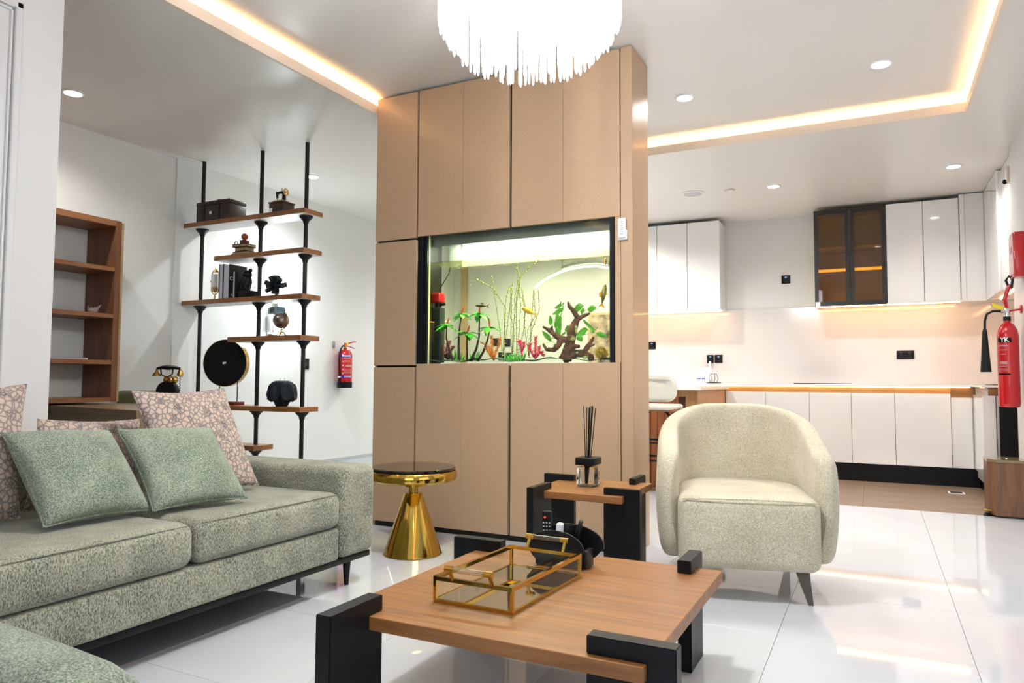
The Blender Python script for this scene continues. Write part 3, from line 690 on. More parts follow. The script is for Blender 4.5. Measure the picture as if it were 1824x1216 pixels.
# stacked miniature books with a globe
z = T(1)
t = thing('book_stack_ornament', 'ornament of stacked old books under a small red globe, second plank', 'ornament', (-4.38, 4.02, z))
oldp = mat('aged_pages', (.33, .25, .12), .7, noise=.3, bscale=90); dkc = mat('old_cover', (.05, .03, .02), .5)
zz = z
for k, (w, d, h, dx, rr) in enumerate(((.15, .10, .03, 0, .05), (.13, .09, .032, .004, -.12), (.155, .10, .024, -.002, .1))):
    rt_ = Matrix.Rotation(rr, 3, 'Z'); cx_ = -4.365+dx
    part(t, 'pages', box(BM(), cx_-w/2+.004, cx_+w/2-.004, 4.02-d/2+.004, 4.02+d/2-.004, zz+.004, zz+h-.004, 0, rot=rt_), oldp)
    bm = BM(); box(bm, cx_-w/2, cx_+w/2, 4.02-d/2, 4.02+d/2, zz, zz+.004, .001, 1, rot=rt_); box(bm, cx_-w/2, cx_+w/2, 4.02-d/2, 4.02+d/2, zz+h-.004, zz+h, .001, 1, rot=rt_)
    part(t, 'cover', bm, dkc); zz += h+.0005
bm = BM(); tube(bm, [(-4.46, 3.99, z+.012), (-4.40, 3.965, z+.012)], .010, 8); part(t, 'scroll', bm, oldp)
part(t, 'spectacles', tube(BM(), [(-4.42+.016*cos(a), 3.99, zz+.012+.012*sin(a)) for a in [k*pi/6 for k in range(13)]], .004, 6), M_iron)
part(t, 'stand', box(BM(), -4.388, -4.335, 3.99, 4.045, zz, zz+.035, .005), mat('maroon_wood', (.09, .012, .01), .4))
part(t, 'ball', ball(BM(), (-4.361, 4.018, zz+.062), .027, 18), mat('amber_red', (.28, .05, .015), .25, noise=.5, bscale=40))
# sand-glass
z = T(2)
t = thing('hourglass', 'gold-framed glass cylinder ornament on the left of the third plank', 'ornament', (-4.665, 4.02, z))
hx, hy = -4.675, 4.02
part(t, 'base', lathe(BM(), [(0, 0), (.05, 0), (.052, .006), (.03, .012), (.006, .016), (.006, .05), (0, .05)], (hx, hy, z), 24), M_brass)
bm = BM(); w, h0, h1 = .042, .05, .245
pts = [(hx+w*sin(a), hy, z+h0+.045-.045*cos(a)) for a in [(-.5+k/10)*pi for k in range(11)]] + [(hx+w*cos(a), hy, z+h1-.045+.045*sin(a)) for a in [k*pi/10 for k in range(11)]]
tube(bm, pts+[pts[0], pts[1]], .0045, 8); part(t, 'frame', bm, M_brass)
part(t, 'glass', lathe(BM(), [(.028, .10), (.030, .12), (.030, .20), (.026, .225)], (hx, hy, z), 24, cap=False), M_glass)
part(t, 'lower_bowl', lathe(BM(), [(0, .062), (.018, .07), (.030, .095), (.031, .105), (0, .105)], (hx, hy, z), 24), mat('pale_gold', (.55, .48, .28), .3, metal=.6))
part(t, 'sand', lathe(BM(), [(0, .106), (.0275, .106), (.0285, .17), (.0285, .21), (0, .21)], (hx, hy, z), 24), mat('white_sand', (.8, .8, .78), .8))
part(t, 'finial', lathe(BM(), [(0, .225), (.022, .225), (.018, .24), (.004, .246), (.004, .262), (0, .264)], (hx, hy, z), 16), M_brass)
for s in (-1, 1): part(t, 'pivot_screw', rod(BM(), (hx+s*.040, hy, z+.155), (hx+s*.056, hy, z+.155), .006), M_brass)
# big books
def book(x0, x1, y0, y1, h, label, lean=0, letters=None, z=z):
    t = thing('book', label, 'book', ((x0+x1)/2, (y0+y1)/2, z), group='large black books on the third plank')
    bm = BM(); box(bm, x0, x0+.004, y0, y1, z, z+h, .001, 1); box(bm, x1-.004, x1, y0, y1, z, z+h, .001, 1); box(bm, x0, x1, y1-.005, y1, z, z+h, .001, 1)
    part(t, 'cover', bm, M_bookblk)
    part(t, 'pages', box(BM(), x0+.0045, x1-.0045, y0+.004, y1-.006, z+.003, z+h-.003), M_pages)
    if letters:
        for body, sz, zz_ in letters:
            b2 = text_bm(body, sz, bold=True); xform(b2, Matrix.Translation((x1+.0006, y0+.035, z+zz_)) @ Matrix.Rotation(pi/2, 4, 'Z') @ Matrix.Rotation(pi/2, 4, 'X'))
            part(t, 'lettering', b2, M_whitem)
    return t
book(-4.548, -4.505, 3.945, 4.10, .272, 'tall black book leaning at the left of the group on the third plank')
book(-4.500, -4.435, 3.942, 4.118, .266, 'thick black book with white letters on its cover, third plank', letters=(('CH', .04, .155), ('m', .03, .03)))
book(-4.395, -4.368, 3.94, 4.07, .205, 'shorter black book in front with pale page edge, third plank')
# dark bust/figure bookend
t = thing('figure_bookend', 'black figurine bookend beside the books, third plank', 'ornament', (-4.27, 4.0, z))
part(t, 'base', box(BM(), -4.36, -4.235, 3.955, 4.06, z, z+.055, .006), M_black)
bm = BM(); tube(bm, [(-4.33, 4.0, z+.05), (-4.325, 4.0, z+.09), (-4.305, 4.0, z+.13), (-4.30, 4.0, z+.16)], [.04, .045, .04, .03], 12); tube(bm, [(-4.33, 3.99, z+.10), (-4.29, 3.98, z+.085), (-4.27, 3.985, z+.06)], [.022, .018, .014], 8); part(t, 'torso', bm, M_black)
bm = BM(); ball(bm, (-4.293, 4.0, z+.178), .030, 14, (1, .9, 1.1)); rod(bm, (-4.272, 3.995, z+.172), (-4.256, 3.993, z+.168), .007, .004)
part(t, 'head', bm, M_black)
bm = BM(); ball(bm, (-4.30, 4.0, z+.20), .028, 12, (1.1, 1, .6)); ball(bm, (-4.272, 4.0, z+.212), .016, 10); ball(bm, (-4.325, 4.0, z+.185), .02, 10); part(t, 'hair', bm, M_black)
# molecule-like sculpture of cylinders
t = thing('cluster_sculpture', 'dark blue-black sculpture of joined short cylinders on the third plank', 'ornament', (-4.03, 4.02, z))
blk = mat('teal_black', (.004, .012, .016), .3); c = Vector((-4.03, 4.02, z+.078))
dirs = [(-.35, -.3, .9), (.25, -.35, .9), (-.95, 0, .1), (.95, -.1, .0), (.75, -.2, .55), (-.75, -.2, -.35), (-.25, -.1, -.98), (.4, -.15, -.9), (0, -1, .1), (-.5, .7, .4), (.5, .7, .2), (0, .3, 1), (.7, -.5, -.45), (-.65, -.55, .35)]
for d in dirs:
    d = Vector(d).normalized(); l = .083 if d.z > -.3 else .058/abs(d.z)
    part(t, 'cylinder_arm', rod(BM(), c+d*.015, c+d*min(l, .083), .0185, seg=14), blk)
part(t, 'hub', ball(BM(), c, .035, 14), blk)
# globe
z = T(3)
t = thing('desk_globe', 'small silver-brown globe on a claw stand, fourth plank', 'globe', (-3.955, 4.02, z))
gx, gy, gz = -3.965, 4.02, z+.118
part(t, 'sphere', ball(BM(), (gx, gy, gz), .060, 32), mat('globe_metal', (.22, .18, .16), .3, metal=.7, noise=.6, bscale=22))
ax = Vector((.42, 0, .9)).normalized()
bm = BM(); pr = ax.orthogonal()
pts = []
for k in range(13):
    a = -.05+k/12*(pi+.1); v = ax*cos(a)+Vector((.9, 0, -.42)).normalized()*sin(a); pts.append(Vector((gx, gy, gz))+v*.069)
tube(bm, pts, .004, 6); rod(bm, Vector((gx, gy, gz))+ax*.058, Vector((gx, gy, gz))+ax*.085, .004, .006); part(t, 'meridian', bm, M_brass)
bm = BM(); rod(bm, (gx, gy, z+.012), (gx+.005, gy, gz-.060), .007, .004)
for k in range(3):
    a = k*2.1+.5; tube(bm, [(gx, gy, z+.030), (gx+.02*cos(a), gy+.02*sin(a), z+.03), (gx+.036*cos(a), gy+.036*sin(a), z+.008), (gx+.045*cos(a), gy+.045*sin(a), z+.005)], .005, 6)
part(t, 'claw_stand', bm, M_brass)
# round disc ornament
z = T(4)
t = thing('disc_ornament', 'large black disc with gold rim on two rods, left end of fifth plank', 'ornament', (-4.52, 4.02, z))
dc = Vector((-4.535, 4.01, z+.325)); nrm = Vector((.30, -.95, 0)).normalized(); rotm = nrm.to_track_quat('Z', 'Y').to_matrix()
dr = .184
bm = lathe(BM(), [(0, -.05), (dr-.002, -.05), (dr, -.048), (dr, -.001), (dr-.004, 0), (0, 0)], dc, 64, rotm)
part(t, 'rim', bm, M_brass, label='hammered gold rim and back')
part(t, 'face', lathe(BM(), [(0, .0005), (dr-.004, .0005), (dr-.006, .004), (0, .004)], dc, 64, rotm), mat('matt_black_face', (.010, .010, .010), .8, spec=.1))
bm = box(BM(), -.014, .014, -.008, .008, .0042, .0052); xform(bm, Matrix.Translation(dc) @ rotm.to_4x4() @ Matrix.Rotation(.15, 4, 'Z') ); part(t, 'tag', bm, M_whitem)
for s in (-1, 1): part(t, 'rod', rod(BM(), (-4.50+s*.075, 4.022+s*.02, z+.025), (-4.50+s*.075, 4.022+s*.02, z+.19), .004), M_iron)
part(t, 'base', box(BM(), -4.64, -4.375, 3.97, 4.07, z, z+.026, .003), mat('dark_red_wood', (.13, .015, .01), .35))
# petal vase
t = thing('petal_vase', 'matt blue-black petal-shaped vase on the fifth plank', 'vase', (-3.95, 4.02, z))
vx, vy = -3.945, 4.025
def petal_bowl(n=8, seg=96):
    bm = bmesh.new(); prof = [(.045, 0), (.052, .012), (.060, .035), (.078, .055), (.100, .075), (.108, .11), (.098, .15), (.075, .178), (.050, .190), (.042, .186), (.050, .165), (.060, .12)]
    rings = []
    for j, (r, zz_) in enumerate(prof):
        ring = []
        for k in range(seg):
            a = 2*pi*k/seg; wv = abs(cos(n*a/2)); amp = .30*math.exp(-((zz_-.10)/.06)**2)
            drop = .030*(wv**2)*(1 if 3 <= j <= 5 else 0)
            ring.append(bm.verts.new((vx+r*(1-amp+amp*1.35*wv)*cos(a), vy+r*(1-amp+amp*1.35*wv)*sin(a)*.88, z+max(0, zz_-drop*.8))))
        rings.append(ring)
    for a, b in zip(rings, rings[1:]):
        for k in range(seg): bm.faces.new((a[k], a[(k+1) % seg], b[(k+1) % seg], b[k]))
    bm.faces.new(rings[0][::-1]); bm.faces.new(rings[-1]); return bm
part(t, 'body', petal_bowl(), mat('blue_black_clay', (.008, .014, .022), .75, bump=.1), sharp=80)
for k in range(7):
    a = k*2*pi/7-1.4; c0 = Vector((vx+.098*cos(a), vy+.086*sin(a), z+.105))
    n_ = Vector((cos(a), sin(a)*.9, .12)).normalized(); rm = n_.to_track_quat('Z', 'Y').to_matrix()
    bm = bmesh.new(); lathe(bm, [(.0, -.012), (.022, -.008), (.037, .0), (.042, .006), (.038, .007), (.020, -.002), (0, -.006)], (0, 0, 0), 24)
    bmesh.ops.scale(bm, vec=(1, 1.45, 1), verts=bm.verts); bmesh.ops.transform(bm, matrix=Matrix.Translation(c0) @ rm.to_4x4(), verts=bm.verts)
    part(t, 'petal', bm, MATS['blue_black_clay'], sharp=60)
for s in (-1, 1): part(t, 'twig', tube(BM(), [(vx+s*.018, vy, z+.17), (vx+s*.02, vy, z+.195), (vx+s*.024, vy, z+.208)], .0014, 5), M_iron)

# dry chemical extinguisher on the study wall
ex, ey = -4.885, 5.86
t = thing('fire_extinguisher', 'red extinguisher with blue label bands on the pale study wall', 'extinguisher', (ex, ey, .85))
part(t, 'cylinder', lathe(BM(), [(0, .055), (.074, .055), (.075, .06), (.075, .33), (.070, .36), (.05, .385), (.02, .395), (.018, .41), (0, .41)], (ex, ey, .85), 36), M_red)
part(t, 'foot', lathe(BM(), [(0, 0), (.074, 0), (.077, .006), (.077, .062), (.0755, .064), (0, .064)], (ex, ey, .85), 36), M_black)
bm = BM(); lathe(bm, [(0, .40), (.017, .40), (.017, .44), (.010, .45), (0, .45)], (ex, ey, .85), 16); part(t, 'valve', bm, M_brass)
bm = BM(); box(bm, ex-.01, ex+.012, ey-.01, ey+.02, 1.285, 1.315, .004); tube(bm, [(ex+.01, ey+.01, 1.305), (ex+.045, ey+.07, 1.325), (ex+.055, ey+.10, 1.328)], .006, 6); tube(bm, [(ex+.01, ey+.01, 1.285), (ex+.04, ey+.06, 1.268), (ex+.05, ey+.09, 1.258)], .006, 6)
part(t, 'handles', bm, M_red)
part(t, 'safety_tag', box(BM(), ex+.012, ex+.022, ey+.005, ey+.05, 1.30, 1.322, .003), MATS['yellow_tag'])
bm = BM(); tube(bm, [(ex, ey-.01, 1.285), (ex+.01, ey-.05, 1.28), (ex+.01, ey-.085, 1.24), (ex+.008, ey-.10, 1.16), (ex+.006, ey-.095, 1.05), (ex+.004, ey-.085, .96), (ex+.002, ey-.085, .88)], [.008, .009, .009, .009, .009, .011, .012], 10); part(t, 'hose', bm, M_black)
part(t, 'hose_clip', box(BM(), ex-.01, ex+.016, ey-.098, ey-.07, .955, .965, .002), M_whitem)
part(t, 'wall_bracket', box(BM(), -4.969, -4.955, ey-.10, ey-.075, 1.26, 1.33, .002), M_grey)
bm = BM(); rod(bm, (-4.969, ey, 1.22), (ex-.01, ey, 1.22), .008); part(t, 'hook', bm, M_grey)
al = math.atan2(-ey, -ex)+.25
d = part(t, 'label_band', band((ex, ey, 1.175), .075, al, .13, .026), M_blue, label='blue label band'); part(d, 'lettering', wrap(text_bm('POWER', .028, bold=True), (ex, ey, 1.175), .0752, al), M_whitem)
d = part(t, 'label_band', band((ex, ey, .965), .075, al, .12, .022), M_blue, label='blue label band'); part(d, 'lettering', wrap(text_bm('POWER', .022, bold=True), (ex, ey, .965), .0752, al+.2), M_whitem)
pr = MATS['pale_print']
for k, (zz, w, h, da) in enumerate(((1.148, .09, .005, .1), (1.13, .07, .003, .1), (1.118, .07, .003, .1), (1.075, .07, .018, .3), (1.04, .08, .003, .15), (1.03, .08, .003, .15), (1.02, .08, .003, .15), (1.01, .08, .003, .15), (1.0, .08, .003, .15))):
    part(t, 'print_line', band((ex, ey, zz), .075, al+da, w, h), pr)
for zz in (1.12, 1.08, 1.04, 1.0): part(t, 'pictogram', band((ex, ey, zz), .075, al-.5, .018, .016), pr)
# wall light behind the shelf
t = thing('wall_light', 'glaring white box wall light behind the third and fourth planks', 'light', (-4.96, 4.92, 1.42))
part(t, 'back_plate', box(BM(), -4.969, -4.955, 4.86, 4.98, 1.33, 1.70, .002), M_chrome)
part(t, 'upper_cap', box(BM(), -4.955, -4.87, 4.90, 4.985, 1.52, 1.60, .002), blk)
part(t, 'diffuser', box(BM(), -4.955, -4.90, 4.87, 4.97, 1.35, 1.51, .004), glow('cool_lamp', (.85, .97, 1), 22))
part(t, 'frame', box(BM(), -4.955, -4.88, 4.845, 4.862, 1.36, 1.53, .002), M_chrome)
point('wall_light_lamp', (-4.82, 4.92, 1.47), 8, (.86, .97, 1), .06)
point('wall_light_lamp', (-4.84, 4.94, 1.68), 5, (.86, .97, 1), .05)

# ================================================================ STUDY: bookcase, desk, chair, telephone
t = thing('bookcase', 'brown wooden bookcase with open shelves against the study wall behind the desk', 'bookcase', (-4.81, 2.5, .775))
for y0, y1 in ((1.4, 1.43), (3.155, 3.195)): part(t, 'side_panel', box(BM(), -4.965, -4.65, y0, y1, .775, 2.02, .001, 1), M_bookwood, smooth=False)
part(t, 'edge_strip', box(BM(), -4.70, -4.648, 3.196, 3.212, .775, 2.01), wood('pale_edge', (.30, .19, .09), (.42, .28, .15), 'Z'))
part(t, 'top', box(BM(), -4.965, -4.65, 1.43, 3.155, 1.98, 2.02), wood('bookcase_shelfwood', (.19, .07, .025), (.31, .13, .05), 'Y'), smooth=False)
for zz in (1.695, 1.373, 1.057, .803): part(t, 'shelf', box(BM(), -4.965, -4.652, 1.4305, 3.1545, zz-.028, zz), MATS['bookcase_shelfwood'], smooth=False)
t = thing('seashell', 'small pale shell lying on the middle shelf of the brown bookcase', 'ornament', (-4.76, 3.08, 1.3735))
bm = BM(); ball(bm, (-4.76, 3.08, 1.395), .03, 14, (.8, 1.2, .7)); rod(bm, (-4.76, 3.10, 1.40), (-4.755, 3.135, 1.44), .016, .002); part(t, 'body', bm, mat('shell_pink', (.5, .40, .38), .4))
bm = BM()
for k in range(4): rod(bm, (-4.76, 3.05+k*.02, 1.40), (-4.75, 3.04+k*.024, 1.425), .006, .001)
part(t, 'spines', bm, MATS['shell_pink'])
t = thing('magazine', 'thin pale magazine lying on the bookcase shelf below the shell', 'magazine', (-4.76, 2.85, 1.0575))
part(t, 'pages', box(BM(), -4.86, -4.67, 2.70, 3.0, 1.0575, 1.066), M_pages); part(t, 'cover', box(BM(), -4.862, -4.668, 2.698, 3.002, 1.0662, 1.068), mat('cover_grey', (.4, .4, .42), .3))

dk_c = Vector((-4.27, 2.98, 0)); rzd = R(-10)
t = thing('desk', 'brown wooden desk with a deep front apron behind the sofa cushions', 'desk', dk_c, rzd)
part(t, 'top', box(BM(), -.62, .74, -.27, .27, .725, .76, .002, 1), M_deskwood, local=True, smooth=False)
part(t, 'front_apron', box(BM(), -.62, .74, -.268, -.248, .40, .7245), M_deskwood, local=True, smooth=False)
for x in (-.62, .71): part(t, 'side_panel', box(BM(), x, x+.03, -.247, .27, .111, .7245), M_deskwood, local=True, smooth=False)
def furniture_chair(loc, rz, label):
    t = thing('desk_chair', label, 'chair', loc, rz)
    part(t, 'backrest', box(BM(), -.21, .21, -.05, .05, .42, .735, .04, 4), weave('olive_cloth', (.10, .12, .04), (.27, .28, .15), 200), local=True)
    part(t, 'seat', box(BM(), -.21, .21, .05, .40, .34, .42, .03, 4), MATS['olive_cloth'], local=True)
    for x in (-.17, .17):
        for y in (.08, .35): part(t, 'leg', rod(BM(), (x, y, 0), (x, y, .34), .012, .016), M_iron, local=True)
furniture_chair((-4.72, 3.45, .112), R(10), 'olive-green upholstered chair back showing above the desk beside the bookcase')
# antique telephone on the desk
tp = (-4.081,3.159,0.760)
t = thing('telephone', 'antique-style black and brass telephone on the desk behind the cushions', 'telephone', (tp[0], tp[1], .7605), .45)
part(t, 'body', box(BM(), -.07, .07, -.05, .05, 0, .03, .006), M_black, local=True)
bm = lathe(BM(), [(0, -.028), (.064, -.028), (.067, -.02), (.067, .02), (.064, .028), (0, .028)], (0, 0, .09), 36, Matrix.Rotation(pi/2, 3, 'X')); part(t, 'dial_drum', bm, M_black, local=True)
part(t, 'neck', lathe(BM(), [(0, .150), (.018, .150), (.022, .165), (.014, .18), (.022, .19), (0, .19)], (-.01, 0, 0), 16), M_brass, local=True)
for x in (.025, .05): part(t, 'bell', ball(BM(), (x, -.012, .165), .021, 14, (1, 1, 1.15)), M_brass, local=True)
bm = BM()
for s in (-1, 1): tube(bm, [(-.01+s*.01, 0, .185), (-.01+s*.035, 0, .20), (-.01+s*.04, 0, .235)], .005, 6)
part(t, 'cradle', bm, M_iron, local=True)
bm = BM(); tube(bm, [(-.075, 0, .238), (-.04, 0, .245), (0, 0, .245), (.04, 0, .245), (.075, 0, .238)], [.008, .012, .017, .012, .010], 10); part(t, 'handset', bm, M_black, local=True)
part(t, 'earpiece', lathe(BM(), [(0, .0), (.030, .0), (.026, .012), (.010, .03), (.006, .05), (0, .05)], (-.075, 0, .188), 18), M_brass, local=True)
part(t, 'mouthpiece', lathe(BM(), [(0, 0), (.018, .0), (.02, .02), (.010, .045), (0, .05)], (.078, 0, .185), 16), M_brass, local=True)
part(t, 'cord', tube(BM(), [(.078+.004*cos(k*1.6), .004*sin(k*1.6), .185-k*.0045) for k in range(40)], .0022, 5), M_iron, local=True)

# ================================================================ SOFA
t = thing('sofa', 'long sage-green sofa with black plinth and tapered legs along the left wall', 'sofa', (-2.55, 1.4, 0))
FX = -2.085
part(t, 'base', box(BM(), -2.98, FX-.012, -.02, 2.50, .148, .285, .012, 3), M_green)
part(t, 'plinth', box(BM(), -2.97, FX-.02, -.24, 2.725, .122, .1475, .003), M_black, label='black plinth rail')
for y0, y1, nm in ((1.749, 2.502, 1), (.992, 1.745, 2), (.235, .988, 3)):
    bm = box(BM(), -2.85, FX+.004, y0, y1, .288, .442, .045, 5)
    for v in bm.verts:
        if v.co.z > .40: v.co.z += .018*(1-((v.co.y-(y0+y1)/2)/.38)**2)*(1-((v.co.x+2.45)/.42)**2)
    part(t, 'seat_cushion', bm, M_green, sharp=60)
    part(t, 'piping', tube(BM(), [(FX-.012, y0+.03, .432), (FX-.004, (y0+y1)/2, .436), (FX-.012, y1-.03, .432)], .003, 6), M_green)
for y0, y1 in ((2.504, 2.735), (-.245, -.02)):
    bm = box(BM(), -2.99, FX+.005, y0, y1, .1485, .545, .04, 5)
    part(t, 'arm', bm, M_green, sharp=60)
bm = box(BM(), -2.995, -2.86, -.018, 2.50, .15, .655, .04, 5); part(t, 'back', bm, M_green, sharp=60)
for x, y in ((-2.17, 2.64), (-2.88, 2.64), (-2.17, -.15), (-2.88, -.15), (-2.45, 1.9), (-2.45, .6)):
    part(t, 'leg', rod(BM(), (x, y, 0.0), (x, y, .1215), .010, .020, 14), M_black)

def pillow(name, label, a, b, c, d, th, m, group=None, n=22, seam=True):
    """cushion with corners a b (bottom) c d (top right, top left), puffed, edges drawn in between pointed corners"""
    a, b, c, d = map(Vector, (a, b, c, d)); nr = (b-a).cross(d-a).normalized()
    bm = bmesh.new(); cen = (a+b+c+d)/4
    def P_(u, v):
        p = a*(1-u)*(1-v)+b*u*(1-v)+c*u*v+d*(1-u)*v
        eu = 1-(2*u-1)**2; ev = 1-(2*v-1)**2
        pull = .075*eu*(2*v-1)**6; pulv = .075*ev*(2*u-1)**6
        p = p+(cen-p)*(pull+pulv)
        return p, (eu*ev)**.42
    G_ = [[None]*(n+1) for _ in range(n+1)], [[None]*(n+1) for _ in range(n+1)]
    for i in range(n+1):
        for j in range(n+1):
            u, v = (1-cos(pi*i/n))/2, (1-cos(pi*j/n))/2
            p, k = P_(u, v)
            wr = .004*sin(9*u+5*v)*k
            if i in (0, n) or j in (0, n):
                q = bm.verts.new(p); G_[0][i][j] = q; G_[1][i][j] = q
            else:
                G_[0][i][j] = bm.verts.new(p+nr*(th/2*k+wr)); G_[1][i][j] = bm.verts.new(p-nr*(th/2*k))
    for s in (0, 1):
        for i in range(n):
            for j in range(n):
                q = (G_[s][i][j], G_[s][i+1][j], G_[s][i+1][j+1], G_[s][i][j+1])
                if len(set(q)) > 2: bm.faces.new(q if s == 0 else q[::-1])
    t = thing(name, label, 'cushion', (cen.x, cen.y, min(a.z, b.z)), group=group)
    part(t, 'cover', bm, m, sharp=80)
    edge = [P_(x, y)[0] for x, y in [(k/16, 0) for k in range(16)]+[(1, k/16) for k in range(16)]+[(1-k/16, 1) for k in range(16)]+[(0, 1-k/16) for k in range(17)]]
    part(t, 'seam', tube(BM(), edge, .0035, 6), m, label=None)
    return t
pillow('cushion', 'sage-green square cushion at the front left of the sofa', (-2.336, 1.381, .464), (-2.316, 1.738, .464), (-2.55, 1.728, .738), (-2.58, 1.375, .750), .17, M_greenp, 'sage-green cushions')
pillow('cushion', 'sage-green square cushion in front of the big floral one', (-2.287, 1.727, .464), (-2.219, 2.09, .464), (-2.46, 2.11, .732), (-2.53, 1.748, .741), .14, M_greenp, 'sage-green cushions')
pillow('cushion', 'large floral-print cushion leaning at the far end of the sofa', (-2.49, 1.93, .465), (-2.45, 2.37, .465), (-2.65, 2.34, .888), (-2.61, 1.86, .881), .13, M_floral, 'floral cushions')
pillow('cushion', 'low floral-print cushion tucked behind the two green ones', (-2.66, 1.50, .465), (-2.70, 1.98, .465), (-2.82, 2.05, .757), (-2.70, 1.56, .782), .10, M_floral, 'floral cushions')
pillow('cushion', 'floral-print cushion cut off by the left picture edge', (-2.56, 1.05, .465), (-2.56, 1.43, .465), (-2.70, 1.514, .909), (-2.704, 1.07, .882), .13, M_floral, 'floral cushions')

# near green armchair whose rounded arm crosses the bottom left corner
t = thing('armchair', 'green fabric armchair whose rounded arm fills the bottom left corner', 'armchair', (-1.45, .35, 0))
part(t, 'seat_cushion', box(BM(), -1.70, -1.16, -.20, .50, .20, .40, .06, 5), M_greenp)
bm = BM(); n = 18
ring = []
for i in range(n+1):
    f = i/n; x = -1.95+f*1.03; zt_ = .518-.03*max(0, (f-.45)/.55)**2-.09*max(0, (f-.84)/.16)**2
    ring.append((x, .69, zt_))
for (xx, yy, zt_) in ring: pass
rows = []
for (xx, yy, zt_) in ring:
    r = .075; prof = [(-.09, .13), (-.09, zt_-r)]+[(-.09+r-r*cos(a), zt_-r+r*sin(a)) for a in (.4, .8, 1.2, pi/2)]+[(.09-r+r*sin(a), zt_-r+r*cos(a)) for a in (.4, .8, 1.2, pi/2)]+[(.09, .13)]
    rows.append([bm.verts.new((xx, yy+p[0], p[1])) for p in prof])
for a, b in zip(rows, rows[1:]):
    for k in range(len(a)-1): bm.faces.new((a[k], b[k], b[k+1], a[k+1]))
    bm.faces.new((a[-1], b[-1], b[0], a[0]))
bm.faces.new(rows[0]); bm.faces.new(rows[-1][::-1])
part(t, 'arm', bm, M_greenp, sharp=60)
part(t, 'arm', box(BM(), -1.90, -1.0, -.40, -.22, .13, .50, .06, 5), M_greenp)
part(t, 'back', box(BM(), -1.95, -1.72, -.215, .54, .13, .62, .06, 5), M_greenp)
for x in (-1.85, -1.05):
    for y in (-.32, .62): part(t, 'leg', rod(BM(), (x, y, 0), (x, y, .131), .012, .02), M_black)

# ================================================================ TABLES
def slab_table(name, label, x0, x1, y0, y1, ztop, tp, legs, lt, rise, base):
    t = thing(name, label, 'table', base)
    part(t, 'top', box(BM(), x0, x1, y0, y1, ztop-tp, ztop, .0015, 1), M_walnut, smooth=False)
    for (a, b, c, d) in legs:
        # slab notched over the top: full-height board below and a bar lapping over the walnut
        zl_, zu_ = ztop-tp-.0006, ztop+.0006; ze = ztop+rise
        if a < x0: P_ = [(a, 0), (b, 0), (b, zl_), (x0-.001, zl_), (x0-.001, zu_), (b, zu_), (b, ze), (a, ze)]; ax_ = 'x'
        elif b > x1: P_ = [(b, 0), (a, 0), (a, zl_), (x1+.001, zl_), (x1+.001, zu_), (a, zu_), (a, ze), (b, ze)]; ax_ = 'x'
        elif c < y0: P_ = [(c, 0), (d, 0), (d, zl_), (y0-.001, zl_), (y0-.001, zu_), (d, zu_), (d, ze), (c, ze)]; ax_ = 'y'
        else: P_ = [(d, 0), (c, 0), (c, zl_), (y1+.001, zl_), (y1+.001, zu_), (c, zu_), (c, ze), (d, ze)]; ax_ = 'y'
        bm = BM()
        if ax_ == 'x': prism(bm, [(p, c, q) for p, q in P_], (0, d-c, 0))
        else: prism(bm, [(a, p, q) for p, q in P_], (b-a, 0, 0))
        bmesh.ops.recalc_face_normals(bm, faces=bm.faces[:])
        bmesh.ops.bevel(bm, geom=[e for e in bm.edges if e.calc_face_angle(0) > .7], offset=.002, segments=2, affect='EDGES')
        part(t, 'leg', bm, M_blackwood, smooth=False)
    return t
slab_table('coffee_table', 'low square walnut coffee table with black slab legs in the foreground', -1.32, -.46, 1.555, 2.46, .31, .036,
           ((-1.245, -1.198, 1.40, 1.61), (-.60, -.393, 1.575, 1.62), (-.585, -.540, 2.36, 2.53), (-1.41, -1.215, 2.325, 2.37)), .045, .042, (-.89, 2.0, 0))
slab_table('side_table', 'small square walnut side table with black slab legs beside the armchair', -1.365, -.935, 2.86, 3.315, .457, .030,
           ((-1.312, -1.282, 2.745, 2.94), (-1.024, -.868, 2.89, 2.92), (-1.018, -.988, 3.22, 3.39), (-1.438, -1.283, 3.205, 3.235)), .032, .028, (-1.13, 3.08, 0))

# brass cocktail table
gx, gy = -2.243, 3.274
t = thing('brass_side_table', 'round brass cone-base side table with a black glass top by the sofa arm', 'table', (gx, gy, 0))
part(t, 'cone_base', lathe(BM(), [(0, 0), (.154, 0), (.158, .004), (.154, .012), (.050, .318), (.046, .324), (0, .326)], (gx, gy, 0), 72), M_gold)
part(t, 'neck', lathe(BM(), [(0, .326), (.026, .326), (.026, .358), (0, .358)], (gx, gy, 0), 32), M_gold)
part(t, 'collar', lathe(BM(), [(0, .358), (.046, .358), (.046, .392), (0, .392)], (gx, gy, 0), 40), M_gold)
part(t, 'brass_tray', lathe(BM(), [(0, .392), (.225, .394), (.236, .402), (.238, .412), (.236, .440), (.230, .448), (0, .448)], (gx, gy, 0), 72), M_gold)
part(t, 'glass_top', lathe(BM(), [(0, .449), (.224, .449), (.227, .452), (.227, .462), (.224, .465), (0, .465)], (gx, gy, 0), 72), M_darkglass)

